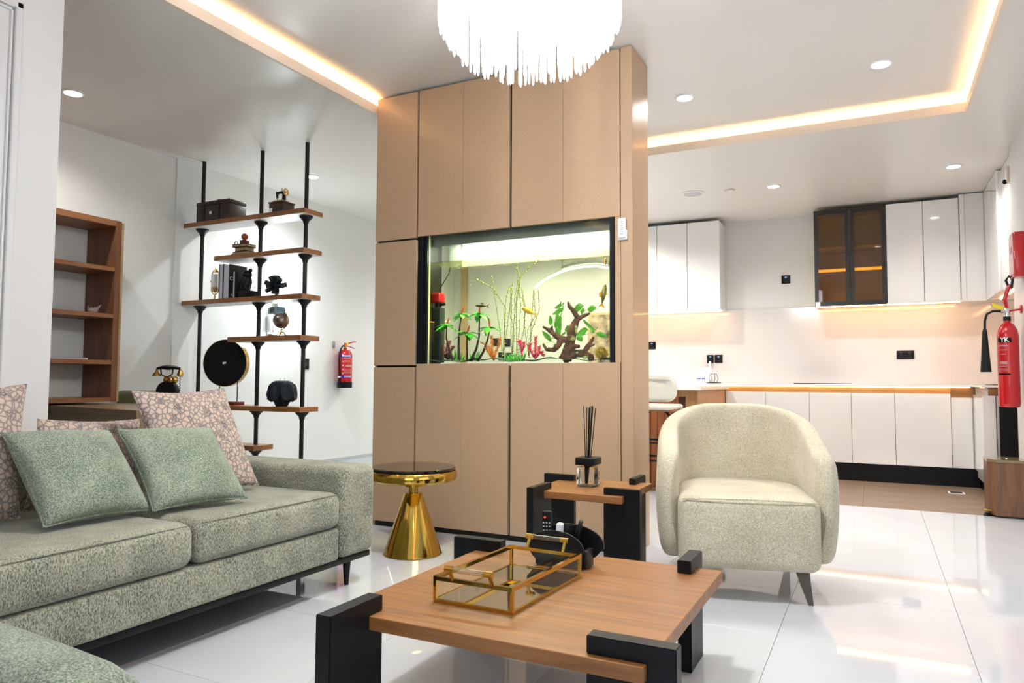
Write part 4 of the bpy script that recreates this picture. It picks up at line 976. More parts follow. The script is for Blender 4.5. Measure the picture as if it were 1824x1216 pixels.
# tray on the coffee table
ZT = .3105
t = thing('glass_tray', 'brass-framed mirrored glass tray with clear rod handles on the coffee table', 'tray', (-.985, 1.96, ZT))
c4 = [Vector((-1.115, 1.742, ZT)), Vector((-.872, 1.738, ZT)), Vector((-.850, 2.173, ZT)), Vector((-1.098, 2.182, ZT))]
hT = .066; bw = .0045
def bar(bm, p, q, w=bw): 
    p = Vector(p); q = Vector(q); d = q-p; tmp = bmesh.new(); bmesh.ops.create_cube(tmp, size=1)
    bmesh.ops.scale(tmp, vec=(w*2, w*2, d.length+w*1.2), verts=tmp.verts)
    bmesh.ops.transform(tmp, matrix=Matrix.Translation((p+q)/2) @ d.to_track_quat('Z', 'Y').to_matrix().to_4x4(), verts=tmp.verts); merge(bm, tmp)
up_ = Vector((0, 0, hT)); e_ = Vector((0, 0, bw))
bm = BM()
for i in range(4): bar(bm, c4[i]+e_, c4[(i+1) % 4]+e_)
part(t, 'lower_frame', bm, M_gold, smooth=False)
bm = BM()
for i in range(4): bar(bm, c4[i]+up_, c4[(i+1) % 4]+up_, .0055)
part(t, 'upper_frame', bm, M_gold, smooth=False)
for i in range(4):
    bm = BM(); bar(bm, c4[i]+e_*2.2, c4[i]+up_-e_*1.4); part(t, 'post', bm, M_gold, smooth=False)
    a, b = c4[i]+e_*2, c4[(i+1) % 4]+e_*2; bm = BM(); nv = (b-a).cross(Vector((0, 0, 1))).normalized()*.001
    prism(bm, [a, b, b+up_-e_*3, a+up_-e_*3], nv); part(t, 'glass_side', bm, M_glass, smooth=False)
bm = BM(); prism(bm, [c+Vector((0, 0, .006)) for c in c4], (0, 0, .002)); part(t, 'mirror_base', bm, M_mirror, smooth=False)
for (a, b, oy) in ((c4[0], c4[1], -1), (c4[3], c4[2], 1)):
    d = (b-a); p0 = a+d*.24+up_; p1 = a+d*.76+up_; o_ = Vector((0, oy*.022, .036))
    dn = d.normalized()
    for p_, s_ in ((p0, 1), (p1, -1)):
        bm = rod(BM(), p_, p_+o_, .0055, .0055, 10); rod(bm, p_+o_-dn*.012*s_, p_+o_+dn*.016*s_, .0085, seg=16); part(t, 'handle_bracket', bm, M_gold)
    part(t, 'handle_rod', rod(BM(), p0+o_+dn*.015, p1+o_-dn*.015, .0075, seg=16), pane('acrylic', (.92, .95, .97), .25, .05))

# black oval remote holder
hx, hy = -.965, 2.285
t = thing('remote_holder', 'black oval leather remote holder behind the tray on the coffee table', 'organiser', (hx, hy, ZT))
def oval(w, h, y0, y1, hole=None, cx=0):
    n = 40; pts = []
    for k in range(n):
        a = 2*pi*k/n; x = w/2*cos(a); zz_ = h*.52+h*.5*sin(a)
        pts.append((cx+x*(1 if sin(a) > -.2 else .93), y0, max(0, zz_)))
    return prism(BM(), pts, (0, y1-y0, 0))
leather = mat('black_leather', (.006, .007, .009), .28, bump=.08, bscale=350)
for (w, h, y0, y1) in ((.205, .118, -.045, -.037), (.235, .128, .04, .048)):
    bm = oval(w, h, y0, y1, cx=(0 if y0 < 0 else .025)); bmesh.ops.translate(bm, vec=(0, 0, 0), verts=bm.verts); part(t, 'side_panel', bm, leather, local=True, sharp=50)
bm = BM(); box(bm, -.07, .09, -.037, .040, 0, .006); box(bm, -.075, -.069, -.036, .040, .002, .06, .001); box(bm, .088, .094, -.036, .040, .002, .06, .001); box(bm, .01, .014, -.036, .039, .006, .08, .001)
part(t, 'tray', bm, leather, local=True)
part(t, 'gusset', box(BM(), .0945, .108, -.03, .036, .004, .06, .003), mat('dark_grey_lining', (.010, .010, .011), .4), local=True)
def inside(name, label, cat): return thing(name, label, cat, (hx, hy, ZT+.0065))
t = inside('remote_control', 'black remote with a red power button standing in the oval holder', 'remote')
lean = Matrix.Rotation(-.05, 4, 'Y')
bm = box(BM(), -.058, -.024, -.006, .010, 0, .170, .004, 3); part(t, 'body', xform(bm, lean), M_black, local=True)
part(t, 'power_button', xform(rod(BM(), (-.046, -.0062, .150), (-.046, -.0085, .150), .004), lean), mat('red_button', (.8, .05, .05), .4, emis=(1, .08, .05), es=.4), local=True)
for j in range(6):
    for i in range(3):
        part(t, 'button', xform(box(BM(), -.0535+i*.0105, -.0490+i*.0105, -.0078, -.006, .130-j*.0125, .1335-j*.0125), lean), M_whitem, local=True)
t = inside('white_remote', 'small white plastic remote standing in the oval holder', 'remote')
part(t, 'body', xform(box(BM(), -.016, .006, -.012, .012, 0, .132, .006, 3), Matrix.Rotation(.04, 4, 'Y')), M_whitem, local=True)
part(t, 'side_groove', xform(box(BM(), .0055, .0065, -.008, .008, .02, .10), Matrix.Rotation(.04, 4, 'Y')), M_grey, local=True)
t = inside('black_handset', 'black rounded handset leaning out of the right side of the oval holder', 'remote')
part(t, 'body', tube(BM(), [(.045, .006, .008), (.052, .006, .05), (.062, .006, .10), (.070, .006, .128), (.073, .006, .140)], [.008, .009, .0105, .0095, .004], 12), M_black, local=True)
part(t, 'tip', ball(BM(), (.0735, .006, .1405), .0085, 12), mat('dark_tip', (.05, .06, .07), .2), local=True)

# reed diffuser
dx, dy = -1.168, 3.093
t = thing('reed_diffuser', 'clear glass reed diffuser with black cap and black sticks on the side table', 'diffuser', (dx, dy, .4575))
z = .4575
bm = BM(); box(bm, dx-.042, dx+.042, dy-.042, dy+.042, z, z+.088, .008, 3); part(t, 'bottle', bm, mat('bottle_glass', (.95, .97, .96), .02, trans=1, ior=1.3))
part(t, 'glass_foot', box(BM(), dx-.039, dx+.039, dy-.039, dy+.039, z+.001, z+.010, .004, 2), mat('thick_glass', (.75, .8, .8), .05, trans=.8))
part(t, 'cap', box(BM(), dx-.047, dx+.047, dy-.047, dy+.047, z+.095, z+.130, .006, 3), M_black)
part(t, 'neck', rod(BM(), (dx, dy, z+.086), (dx, dy, z+.0955), .02), M_black)
for k in range(9):
    a = k*2.4; s = .006+.0016*k; top = (dx+.010+s*1.3*cos(a), dy+s*1.1*sin(a), z+.36-.004*(k % 3))
    if k == 4: top = (dx-.018, dy-.01, z+.36)
    part(t, 'reed', rod(BM(), (dx-.006+.3*s*cos(a), dy+.3*s*sin(a), z+.012), top, .0022, seg=6), M_black)

# ================================================================ CREAM ARMCHAIR
AX, AY = -.505, 3.27; rz = .25
t = thing('tub_armchair', 'cream boucle tub armchair on dark splayed legs, facing the coffee table', 'armchair', (AX, AY, 0), rz)
# local: x right, y away from the viewer, z up; the shell wraps seat from one arm round the back to the other
Wd, Dp, TH = .318, .80, .105      # half width of the shell's centreline, depth
def shell():
    path = []
    rad = Wd; ystr = Dp-rad-.10
    for k in range(9): path.append((-Wd, -.02+ystr*k/8))
    for k in range(1, 24): a = pi-k/24*pi; path.append((rad*cos(a), -.02+ystr+rad*sin(a)*1.02))
    for k in range(8, -1, -1): path.append((Wd, -.02+ystr*k/8))
    n = len(path); bm = bmesh.new(); rings = []; nn = 20
    L = [0]
    for a, b in zip(path, path[1:]): L.append(L[-1]+math.hypot(b[0]-a[0], b[1]-a[1]))
    tot = L[-1]
    for i, (x, y) in enumerate(path):
        a = path[max(i-1, 0)]; b = path[min(i+1, n-1)]
        tx, ty = b[0]-a[0], b[1]-a[1]; l = math.hypot(tx, ty); tx /= l; ty /= l; nx, ny = ty, -tx
        s = L[i]/tot; e = min(s, 1-s)*2           # 0 at the arm fronts, 1 at the back
        dist = min(L[i], tot-L[i])
        zt_ = .615+.205*(3*min(1, e*1.12)**2-2*min(1, e*1.12)**3)
        zb_ = .145+.0*e
        cap = 1 if dist > .09 else math.sqrt(max(0, 1-((.09-dist)/.09)**2))
        cap = max(cap, .12)
        hh = (zt_-zb_)/2; zc = (zt_+zb_)/2; th = TH/2*(.55+.45*cap) if dist < .09 else TH/2
        th = TH/2*max(cap, .25); hz = hh-(1-cap)*.085
        out = .012*sin(pi*min(1, e+.2))
        ring = []
        for k in range(nn):
            q = 2*pi*k/nn; cx_, cz_ = cos(q), sin(q)
            px = th*(abs(cx_)**.55)*(1 if cx_ >= 0 else -1); rr_ = min(th*1.5, .09)
            pz = (hz)*(abs(cz_)**.30)*(1 if cz_ >= 0 else -1)
            # belly outwards at mid height, leaning in at the foot
            lean_ = .022*(1-((pz/hz)-.15)**2) if hz else 0
            ring.append(bm.verts.new((x-nx*(px+lean_), y-ny*(px+lean_), zc+pz)))
        rings.append(ring)
    for a, b in zip(rings, rings[1:]):
        for k in range(nn): bm.faces.new((a[k], a[(k+1) % nn], b[(k+1) % nn], b[k]))
    bm.faces.new(rings[0]); bm.faces.new(rings[-1][::-1])
    return bm
o = part(t, 'shell', shell(), M_boucle, local=True, sharp=80)
sb = o.modifiers.new('s', 'SUBSURF'); sb.levels = 1; sb.render_levels = 2
bm = BM(); t0 = bmesh.new()
pts = []
for k in range(41):
    a = pi*k/40; pts.append((.300*cos(a), .36+.28*sin(a)))
outl = [(-.290, -.085+.0)]+[(-.292, .1*j) for j in range(0, 4)]+[(-.292*cos(pi*k/20), .36+.30*sin(pi*k/20)) for k in range(0, 21)]+[(.292, .1*j) for j in range(3, -1, -1)]+[(.290, -.085)]
prism(t0, [(x, y, .135) for x, y in outl], (0, 0, .305)); bmesh.ops.recalc_face_normals(t0, faces=t0.faces[:])
bmesh.ops.bevel(t0, geom=[e for e in t0.edges if e.calc_face_angle(0) > .7], offset=.045, segments=5, affect='EDGES', profile=.5)
merge(bm, t0); part(t, 'seat', bm, M_boucle, local=True, sharp=70)
bm = BM(); tube(bm, [(-.274, -.078, .428), (-.15, -.0845, .433), (0, -.0865, .435), (.15, -.0845, .433), (.274, -.078, .428)], .0035, 6); part(t, 'seat_seam', bm, M_boucle, local=True)
bronze = mat('bronze_mirror', (.16, .14, .11), .18, metal=.9)
for sx in (-1, 1):
    for (y, ly) in ((.01, -.05), (.52, .06)):
        bm = BM(); x = sx*.22
        prism(bm, [(x-.03, y-.004, .142), (x+.03, y-.004, .142), (x+sx*.028+.010, y+ly, 0), (x+sx*.028-.010, y+ly, 0)], (0, .022, 0))
        part(t, 'leg', bm, bronze, local=True, smooth=False)

# small white remote in its holder on the partition
t = thing('fan_remote', 'small white remote in a wall holder at the aquarium top right corner', 'remote', (-1.222, 3.765, 1.72))
part(t, 'holder', box(BM(), -1.246, -1.194, 3.757, 3.7755, 1.705, 1.76, .004), M_whitem)
part(t, 'body', box(BM(), -1.243, -1.198, 3.748, 3.7565, 1.715, 1.825, .006, 3), M_whitem)
for k in range(7):
    part(t, 'marking', box(BM(), -1.228+(k % 2)*.004, -1.214+(k % 2)*.004, 3.7472, 3.7482, 1.735+k*.011, 1.739+k*.011), M_grey)

# ================================================================ AQUARIUM
AXL, AXR, AZ0, AZ1, AY0, AY1 = -2.574, -1.272, 1.032, 1.848, 3.790, 4.07
t = thing('aquarium', 'large lit aquarium set into the beige partition wall', 'aquarium', ((AXL+AXR)/2, 3.93, AZ0))
part(t, 'frame_side', box(BM(), AXL, AXL+.035, 3.774, 3.80, AZ0+.002, AZ1-.006, .001, 1), M_black); part(t, 'frame_side', box(BM(), AXL+.0355, AXL+.066, 3.782, 3.80, AZ0+.002, AZ1-.006, .001, 1), M_black)
part(t, 'frame_side', box(BM(), AXR-.028, AXR, 3.776, 3.80, AZ0+.002, AZ1-.006, .001, 1), M_black)
part(t, 'front_glass', box(BM(), AXL+.066, AXR-.028, 3.801, 3.806, AZ0, 1.85), M_tank, smooth=False)
part(t, 'back_glass', box(BM(), AXL+.01, AXR-.002, AY1-.004, AY1+.001, AZ0, 1.85), pane('back_glass_film', (.97, .99, .90), .03), smooth=False)
for x in (AXL+.062, AXR-.012): part(t, 'end_glass', box(BM(), x, x+.005, 3.807, AY1-.005, AZ0, 1.85), M_tank, smooth=False)
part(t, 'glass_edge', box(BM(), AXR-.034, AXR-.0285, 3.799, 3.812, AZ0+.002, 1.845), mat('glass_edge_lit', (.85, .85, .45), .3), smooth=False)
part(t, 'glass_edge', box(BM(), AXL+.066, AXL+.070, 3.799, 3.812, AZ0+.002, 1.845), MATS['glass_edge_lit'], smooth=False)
part(t, 'water', box(BM(), AXL+.068, AXR-.013, 3.8075, AY1-.005, AZ0+.02, 1.673), M_water, smooth=False)
part(t, 'water_surface', box(BM(), AXL+.069, AXR-.014, 3.808, AY1-.006, 1.6735, 1.6755), pane('water_reflection_tint', (.80, .78, .55), .06, .3), smooth=False)  # cream tint stands in for the reflection on the water's underside
# wavy gravel bed
bm = bmesh.new(); nx_, ny_ = 60, 10; g = []
x0, x1, y0, y1 = AXL+.069, AXR-.014, 3.808, AY1-.006
for i in range(nx_+1):
    row = []
    for j in range(ny_+1):
        x = x0+(x1-x0)*i/nx_; y = y0+(y1-y0)*j/ny_
        row.append(bm.verts.new((x, y, AZ0+.024+.009*sin(x*14)+.005*sin(x*37+y*20)+.010*j/ny_)))
    g.append(row)
for i in range(nx_):
    for j in range(ny_): bm.faces.new((g[i][j], g[i+1][j], g[i+1][j+1], g[i][j+1]))
bmesh.ops.solidify(bm, geom=bm.faces[:], thickness=.012)
o = part(t, 'gravel', bm, M_sand); o['kind'] = 'stuff'
# hood with lamp over the water, white backing above the waterline
part(t, 'hood', box(BM(), AXL+.03, AXR-.003, 3.86, 4.10, 1.84, 1.858, .002, 1), mat('hood_grey_green', (.14, .16, .13), .5), smooth=False)
part(t, 'hood_front', box(BM(), AXL+.07, AXR-.035, 3.845, 3.858, 1.785, 1.858), MATS['hood_grey_green'], smooth=False)
part(t, 'back_board', box(BM(), AXL+.16, AXR-.008, AY1-.012, AY1-.006, 1.680, 1.838), mat('back_board_white', (.80, .84, .78), .5), smooth=False)
part(t, 'side_board', box(BM(), AXL+.072, AXL+.155, AY1-.03, AY1-.006, 1.680, 1.838), MATS['hood_grey_green'], smooth=False)
part(t, 'lamp_bar', box(BM(), AXL+.25, AXR-.06, 3.88, 3.91, 1.815, 1.827), glow('tank_lamp', (.93, 1, .80), 6), label='lit lamp bar under the hood')
area('tank_lamp', (-1.9, 3.95, 1.834), 1.1, 20, (.95, 1, .82), (0, 0, 0), sy=.08)
# bubbles / floating specks near the surface
random.seed(5)
bm = BM()
for k in range(260):
    x = random.uniform(x0+.02, x1-.02); f = (x-x0)/(x1-x0)
    r = random.uniform(.001, .0026)
    ball(bm, (x, random.uniform(3.82, 4.04), 1.672-abs(random.gauss(0, .010))), r, 5)
for k in range(90):
    ball(bm, (random.choice((-2.36, -2.33, -2.30))+random.gauss(0, .03), random.uniform(3.84, 4.0), random.uniform(1.15, 1.6)), random.uniform(.0008, .002), 5)
o = part(t, 'bubbles', bm, mat('bubble', (.55, .58, .40), .2)); o['kind'] = 'stuff'

# filter
fp = (-2.517,3.900,1.247)
t = thing('aquarium_filter', 'upright black slotted filter with red head in the left corner of the aquarium', 'filter', (fp[0], 3.93, AZ0+.03))
fx = fp[0]
part(t, 'body', box(BM(), fx-.034, fx+.036, 3.90, 3.96, 1.045, 1.40, .008, 3), mat('filter_dark', (.02, .03, .03), .4))
for i in range(2):
    for j in range(4):
        for q in range(4):
            bm = box(BM(), fx-.024+i*.030, fx-.006+i*.030, 3.8985, 3.9005, 1.065+j*.085+q*.016, 1.072+j*.085+q*.016)
            part(t, 'slot', bm, dk, smooth=False)
part(t, 'head', box(BM(), fx-.038, fx+.034, 3.89, 3.965, 1.43, 1.495, .010, 3), M_red, label='red pump head')
part(t, 'neck', rod(BM(), (fx, 3.93, 1.398), (fx, 3.93, 1.432), .022), M_black)
part(t, 'outlet', rod(BM(), (fx-.01, 3.93, 1.416), (fx+.055, 3.92, 1.42), .009), M_black)
part(t, 'cable', tube(BM(), [(fx-.02, 3.95, 1.49), (fx+.0, 3.98, 1.56), (fx+.035, 4.0, 1.63), (fx+.04, 4.02, 1.70)], .003, 6), M_black)

brown = mat('palm_trunk', (.05, .035, .022), .6, noise=.4, bscale=120); bright = mat('aqua_leaf', (.07, .55, .05), .35, noise=.35, bscale=40)
orange = mat('coral_orange', (.75, .25, .02), .5, noise=.3, bscale=60); pink = mat('pink_plant', (.70, .05, .14), .5, noise=.35, bscale=60)
redfl = mat('red_flower', (.60, .08, .02), .4)
def palm(pts, label, y, sz=.07, up_dir=(.1, 0, 1)):
    P3 = [Vector(p) for p in pts]
    t = thing('aquarium_palm', label, 'aquarium plant', (P3[0].x, P3[0].y, P3[0].z), group='plastic palms in the aquarium')
    part(t, 'trunk', tube(BM(), P3, [.009-.005*i/(len(P3)-1) for i in range(len(P3))], 8), brown)
    top = P3[-1]
    for k in range(7):
        a = 2*pi*k/7+y*7; d = Vector((cos(a), sin(a)*.7, .28 if k % 2 else -.05)).normalized()
        bm = leafshape(BM(), top, top+d*sz*random.uniform(1.2, 1.5), sz*.68, Vector((-sin(a), cos(a), 0)), .45)
        part(t, 'leaf', bm, bright, sharp=60)
    u = Vector(up_dir).normalized(); bm = BM()
    tube(bm, [top, top+u*.015, top+u*.034, top+u*.052], [.003, .006, .005, .001], 8)
    for k in range(14):
        a = k*2.4; h = .010+.003*k; side = Vector((cos(a), sin(a), .3)); rod(bm, top+u*h, top+u*h+side*.007, .002, .001, 5)
    part(t, 'flower', bm, redfl)
YP = 3.87
palm([(-2.367,3.870,1.062), (-2.393,3.870,1.128), (-2.416,3.870,1.198), (-2.415,3.870,1.277)], 'plastic palm nearest the black filter, curved trunk', .1, .062, (.35, 0, 1))
palm([(-2.318,3.870,1.057), (-2.325,3.870,1.144), (-2.323,3.870,1.231), (-2.307,3.870,1.344)], 'tall straight plastic palm second from the filter', .5, .052, (.4, 0, 1))
palm([(-2.258,3.860,1.052), (-2.258,3.860,1.108), (-2.259,3.860,1.160), (-2.257,3.860,1.224)], 'shortest plastic palm in the middle of the palm group', .9, .066, (.3, 0, 1))
palm([(-2.242,3.880,1.053), (-2.203,3.880,1.125), (-2.184,3.880,1.202), (-2.182,3.880,1.340)], 'tallest plastic palm whose top is level with the grey fish', .3, .062, (.0, 0, 1))
palm([(-2.198,3.890,1.053), (-2.159,3.890,1.108), (-2.128,3.890,1.185), (-2.113,3.890,1.257)], 'slanted plastic palm beside the orange coral plant', .7, .064, (-.15, 0, 1))
def grass_tuft(base, label, n=26, h=.08, w=.05, m=bright):
    b = Vector(base); t = thing('grass_tuft', label, 'aquarium plant', b, group='green tufts on the aquarium gravel'); bm = BM()
    for k in range(n):
        a = random.uniform(0, 2*pi); q = b+Vector((random.uniform(-w, w)*.6, random.uniform(-.02, .02), 0)); e = q+Vector((cos(a)*.02, sin(a)*.01, h*random.uniform(.5, 1)))
        leafshape(bm, q, e, .006, (-sin(a), cos(a), 0), .1)
    o = part(t, 'blades', bm, m, sharp=60); o['kind'] = 'stuff'
grass_tuft((-2.364,3.900,1.054), 'green tuft at the foot of the first two palms'); grass_tuft((-2.229,3.910,1.051), 'green tuft between the tallest and the slanted palm')
grass_tuft((-2.311,3.930,1.052), 'green tuft under the shortest palm', 16, .05)
grass_tuft((-1.971,3.880,1.050), 'bushy green tuft at the foot of the left reeds', 40, .055, .05); grass_tuft((-1.896,3.860,1.047), 'bushy green tuft just left of the pink plants', 40, .06, .05)
def feathery(base, stems, m, label, cat='aquarium plant', dens=16, fl=.018):
    b = Vector(base); t = thing('feathery_plant', label, cat, b)
    for pts in stems:
        P3 = [Vector(p) for p in pts]; bm = BM(); tube(bm, P3, .0028, 6)
        for s in range(dens*len(P3)):
            f = s/(dens*len(P3))*(len(P3)-1); i = min(int(f), len(P3)-2); c = P3[i].lerp(P3[i+1], f-i)
            a = s*2.4; d = Vector((cos(a), sin(a)*.7, .55)).normalized(); rod(bm, c, c+d*fl*random.uniform(.6, 1.1), .0030, .0012, 5)
        part(t, 'stem', bm, m)
b0 = (-2.075,3.870,1.055)
feathery(b0, ((b0, (-2.085,3.870,1.098), (-2.088,3.870,1.157), (-2.093,3.870,1.204)), (b0, (-2.066,3.880,1.106), (-2.043,3.880,1.148), (-2.038,3.880,1.195)), (b0, (-2.104,3.860,1.098), (-2.128,3.860,1.132)), (b0, (-2.101,3.890,1.090), (-2.115,3.890,1.133), (-2.179,3.890,1.168))), orange, 'orange coral-like plant right of the palms')
b0 = (-1.791,3.860,1.061)
feathery(b0, ((b0, (-1.791,3.860,1.102), (-1.789,3.860,1.151), (-1.789,3.860,1.192)), (b0, (-1.818,3.870,1.094), (-1.835,3.870,1.119), (-1.826,3.870,1.152)), (b0, (-1.764,3.850,1.085), (-1.746,3.850,1.101), (-1.733,3.850,1.072)), (b0, (-1.773,3.870,1.094), (-1.769,3.870,1.135))), pink, 'pink-red feathery plant between the reeds and the driftwood')
b0 = (-1.897,3.900,1.055)
feathery(b0, ((b0, (-1.899,3.900,1.105), (-1.907,3.900,1.147), (-1.911,3.900,1.176)), ((-1.899,3.900,1.105), (-1.883,3.900,1.138), (-1.886,3.900,1.163)), ((-1.907,3.900,1.147), (-1.930,3.900,1.168))), pink, 'smaller pink plant on a dark stem just right of the tall reeds', fl=.014)
b0 = (-2.445,3.930,1.064)
feathery(b0, ((b0, (-2.454,3.930,1.122), (-2.446,3.930,1.167)), (b0, (-2.483,3.940,1.114), (-2.489,3.940,1.150)), (b0, (-2.408,3.920,1.121), (-2.393,3.920,1.148)), (b0, (-2.429,3.920,1.148), (-2.419,3.920,1.183))), mat('mauve_plant', (.40, .12, .16), .5, noise=.6, bscale=25), 'mauve and orange plant beside the black filter')

# tall thin reeds
reedm = mat('reed_dark', (.02, .03, .012), .6); budm = mat('reed_bud', (.42, .52, .06), .5)
def reeds(base, tips, label, y):
    b = Vector(base); t = thing('reed_plant', label, 'aquarium plant', b, group='tall thin reeds in the aquarium')
    for pts in tips:
        P3 = [b]+[Vector(p) for p in pts]; bm = BM()
        sm = []
        for i in range(len(P3)-1):
            for k in range(4): sm.append(P3[i].lerp(P3[i+1], k/4))
        sm.append(P3[-1]); tube(bm, sm, .0013, 5)
        s = part(t, 'stem', bm, reedm)
        bm = BM(); tot = sum((q-p).length for p, q in zip(P3, P3[1:])); n = int(tot/.015)
        for k in range(n):
            f = k/n*(len(P3)-1); i = min(int(f), len(P3)-2); c = P3[i].lerp(P3[i+1], f-i); a = k*2.2
            ball(bm, c+Vector((cos(a)*.004, sin(a)*.004, 0)), .0034 if k % 4 else .0052, 5, (1.4, .8, .8))
        part(s, 'buds', bm, budm)
reeds((-2.037,3.920,1.052), (((-2.060,3.920,1.245), (-2.095,3.920,1.444), (-2.125,3.920,1.593)), ((-2.026,3.920,1.244), (-2.022,3.920,1.380), (-2.110,3.920,1.505), (-2.240,3.920,1.574)), ((-2.031,3.920,1.227), (-2.022,3.920,1.415), (-1.999,3.920,1.508)), ((-2.017,3.930,1.244), (-1.989,3.930,1.449), (-1.980,3.930,1.534))), 'thin budded reeds spreading to the left from behind the orange plant', 3.92)
reeds((-1.965,3.900,1.051), (((-1.973,3.900,1.224), (-1.969,3.900,1.393), (-1.979,3.900,1.513)), ((-1.959,3.900,1.241), (-1.936,3.900,1.443), (-1.909,3.900,1.560), (-1.853,3.900,1.616), (-1.780,3.900,1.657)), ((-1.950,3.910,1.241), (-1.955,3.910,1.436), (-1.923,3.910,1.562), (-1.944,3.910,1.640)), ((-1.959,3.910,1.258), (-1.988,3.910,1.344), (-1.970,3.910,1.480))), 'tallest budded reeds in the middle of the aquarium', 3.90)
reeds((-1.954,3.940,1.056), (((-1.955,3.940,1.226), (-1.958,3.940,1.397), (-1.933,3.940,1.532)), ((-1.936,3.940,1.243), (-1.927,3.940,1.395), (-1.952,3.940,1.585)), ((-1.908,3.940,1.225), (-1.894,3.940,1.377), (-1.923,3.940,1.498))), 'thin budded reeds directly behind the golden fish', 3.94)
reeds((-1.865,3.930,1.072), (((-1.894,3.930,1.241), (-1.896,3.930,1.376), (-1.913,3.930,1.445)), ((-1.856,3.930,1.223), (-1.843,3.930,1.357), (-1.836,3.930,1.483)), ((-1.847,3.930,1.239), (-1.797,3.930,1.355), (-1.804,3.930,1.482)), ((-1.875,3.930,1.240), (-1.824,3.930,1.323), (-1.834,3.930,1.475))), 'shorter budded reeds right of the golden fish', 3.93)

# driftwood with broad leaves
bark = mat('driftwood_bark', (.12, .055, .032), .8, noise=.6, bscale=30, bump=1)
base = (-1.587,3.890,1.056)
t = thing('driftwood', 'gnarled brown driftwood with mossy patches at the right of the aquarium', 'driftwood', base)
for pts, rr in (
    (((-1.613,3.890,1.056), (-1.596,3.890,1.108), (-1.574,3.890,1.165), (-1.570,3.890,1.221), (-1.548,3.890,1.269), (-1.531,3.890,1.301)), (.034, .026, .022, .024, .017, .014)),
    (((-1.531,3.890,1.293), (-1.557,3.880,1.341), (-1.583,3.880,1.367), (-1.590,3.880,1.395)), (.015, .012, .010, .005)),
    (((-1.531,3.890,1.293), (-1.500,3.900,1.309), (-1.462,3.900,1.323)), (.014, .010, .007)),
    (((-1.574,3.890,1.165), (-1.618,3.880,1.173), (-1.662,3.870,1.194), (-1.702,3.870,1.227), (-1.745,3.870,1.251)), (.020, .017, .014, .012, .006)),
    (((-1.688,3.870,1.219), (-1.691,3.870,1.239), (-1.684,3.870,1.254)), (.010, .008, .004)),
    (((-1.635,3.880,1.174), (-1.644,3.870,1.141), (-1.675,3.870,1.113), (-1.724,3.870,1.116), (-1.744,3.870,1.151)), (.016, .014, .013, .010, .005)),
    (((-1.622,3.890,1.056), (-1.556,3.900,1.092), (-1.509,3.910,1.092), (-1.466,3.910,1.075)), (.03, .022, .019, .016)),
    (((-1.509,3.910,1.088), (-1.483,3.910,1.124), (-1.462,3.910,1.155), (-1.442,3.910,1.187)), (.017, .013, .010, .005)),
    (((-1.474,3.910,1.132), (-1.453,3.910,1.139), (-1.438,3.910,1.143)), (.009, .007, .005)),
    (((-1.561,3.890,1.132), (-1.532,3.870,1.131), (-1.514,3.870,1.130)), (.014, .010, .008)),
    (((-1.462,3.910,1.083), (-1.459,3.910,1.063), (-1.457,3.910,1.051)), (.016, .015, .013))):
    P3 = [Vector(p) for p in pts]; sm = []; rs = []
    for i in range(len(P3)-1):
        for k in range(3): sm.append(P3[i].lerp(P3[i+1], k/3)); rs.append((rr[i]*(1-k/3)+rr[i+1]*k/3)*random.uniform(1.0, 1.3))
    sm.append(P3[-1]); rs.append(rr[-1]); part(t, 'branch', tube(BM(), sm, rs, 12), bark, sharp=80)
part(t, 'knot', ball(BM(), (-1.568,3.875,1.180), .030, 16, (1, .8, .9)), bark)
moss = mat('pale_moss', (.30, .34, .13), .9, noise=.4, bscale=80)
for c, s in (((-1.552,3.858,1.175), (1.2, .4, .8)), ((-1.535,3.868,1.227), (.5, .4, 1.5)), ((-1.487,3.888,1.068), (1.2, .4, .5)), ((-1.528,3.865,1.094), (.4, .4, .4))): part(t, 'moss_patch', ball(BM(), c, .017, 10, s), moss)
def broad(base, items, label):
    t = thing('leafy_plant', label, 'aquarium plant', base, group='broad green leaves round the driftwood'); 
    for (p, q, w, sd) in items:
        part(t, 'leaf', leafshape(BM(), p, q, w, sd, .12, .001), M_leaf, sharp=60)
    bm = BM()
    for (p, q, w, sd) in items: rod(bm, base, p, .0018, .0018, 5)
    part(t, 'stalks', bm, M_leaf)
sx = (1, 0, .3); sz_ = (.2, 0, 1)
broad((-1.626,3.900,1.362), (((-1.622,3.890,1.353), (-1.693,3.890,1.323), .035, sz_), ((-1.631,3.890,1.378), (-1.680,3.890,1.359), .03, sz_), ((-1.640,3.880,1.312), (-1.675,3.880,1.240), .05, sx), ((-1.662,3.880,1.329), (-1.640,3.880,1.222), .04, sx), ((-1.699,3.880,1.257), (-1.702,3.880,1.318), .03, sx), ((-1.644,3.890,1.374), (-1.638,3.890,1.401), .012, sx), ((-1.628,3.890,1.374), (-1.619,3.890,1.394), .012, sx), ((-1.662,3.880,1.247), (-1.644,3.880,1.190), .035, sx)), 'hanging green leaves on the left of the driftwood top')
broad((-1.509,3.910,1.334), (((-1.565,3.900,1.348), (-1.503,3.900,1.369), .055, sz_), ((-1.505,3.900,1.357), (-1.513,3.900,1.317), .03, sx), ((-1.477,3.900,1.346), (-1.424,3.900,1.352), .045, sz_)), 'two round green leaves on top of the driftwood')
broad((-1.437,3.900,1.210), (((-1.441,3.890,1.218), (-1.491,3.890,1.287), .07, (1, 0, -.6)), ((-1.471,3.890,1.227), (-1.544,3.890,1.196), .055, sz_), ((-1.420,3.890,1.205), (-1.354,3.890,1.184), .032, sz_), ((-1.531,3.890,1.192), (-1.509,3.890,1.159), .04, sx), ((-1.433,3.890,1.218), (-1.406,3.890,1.241), .012, sx)), 'large green leaves on the right of the driftwood')
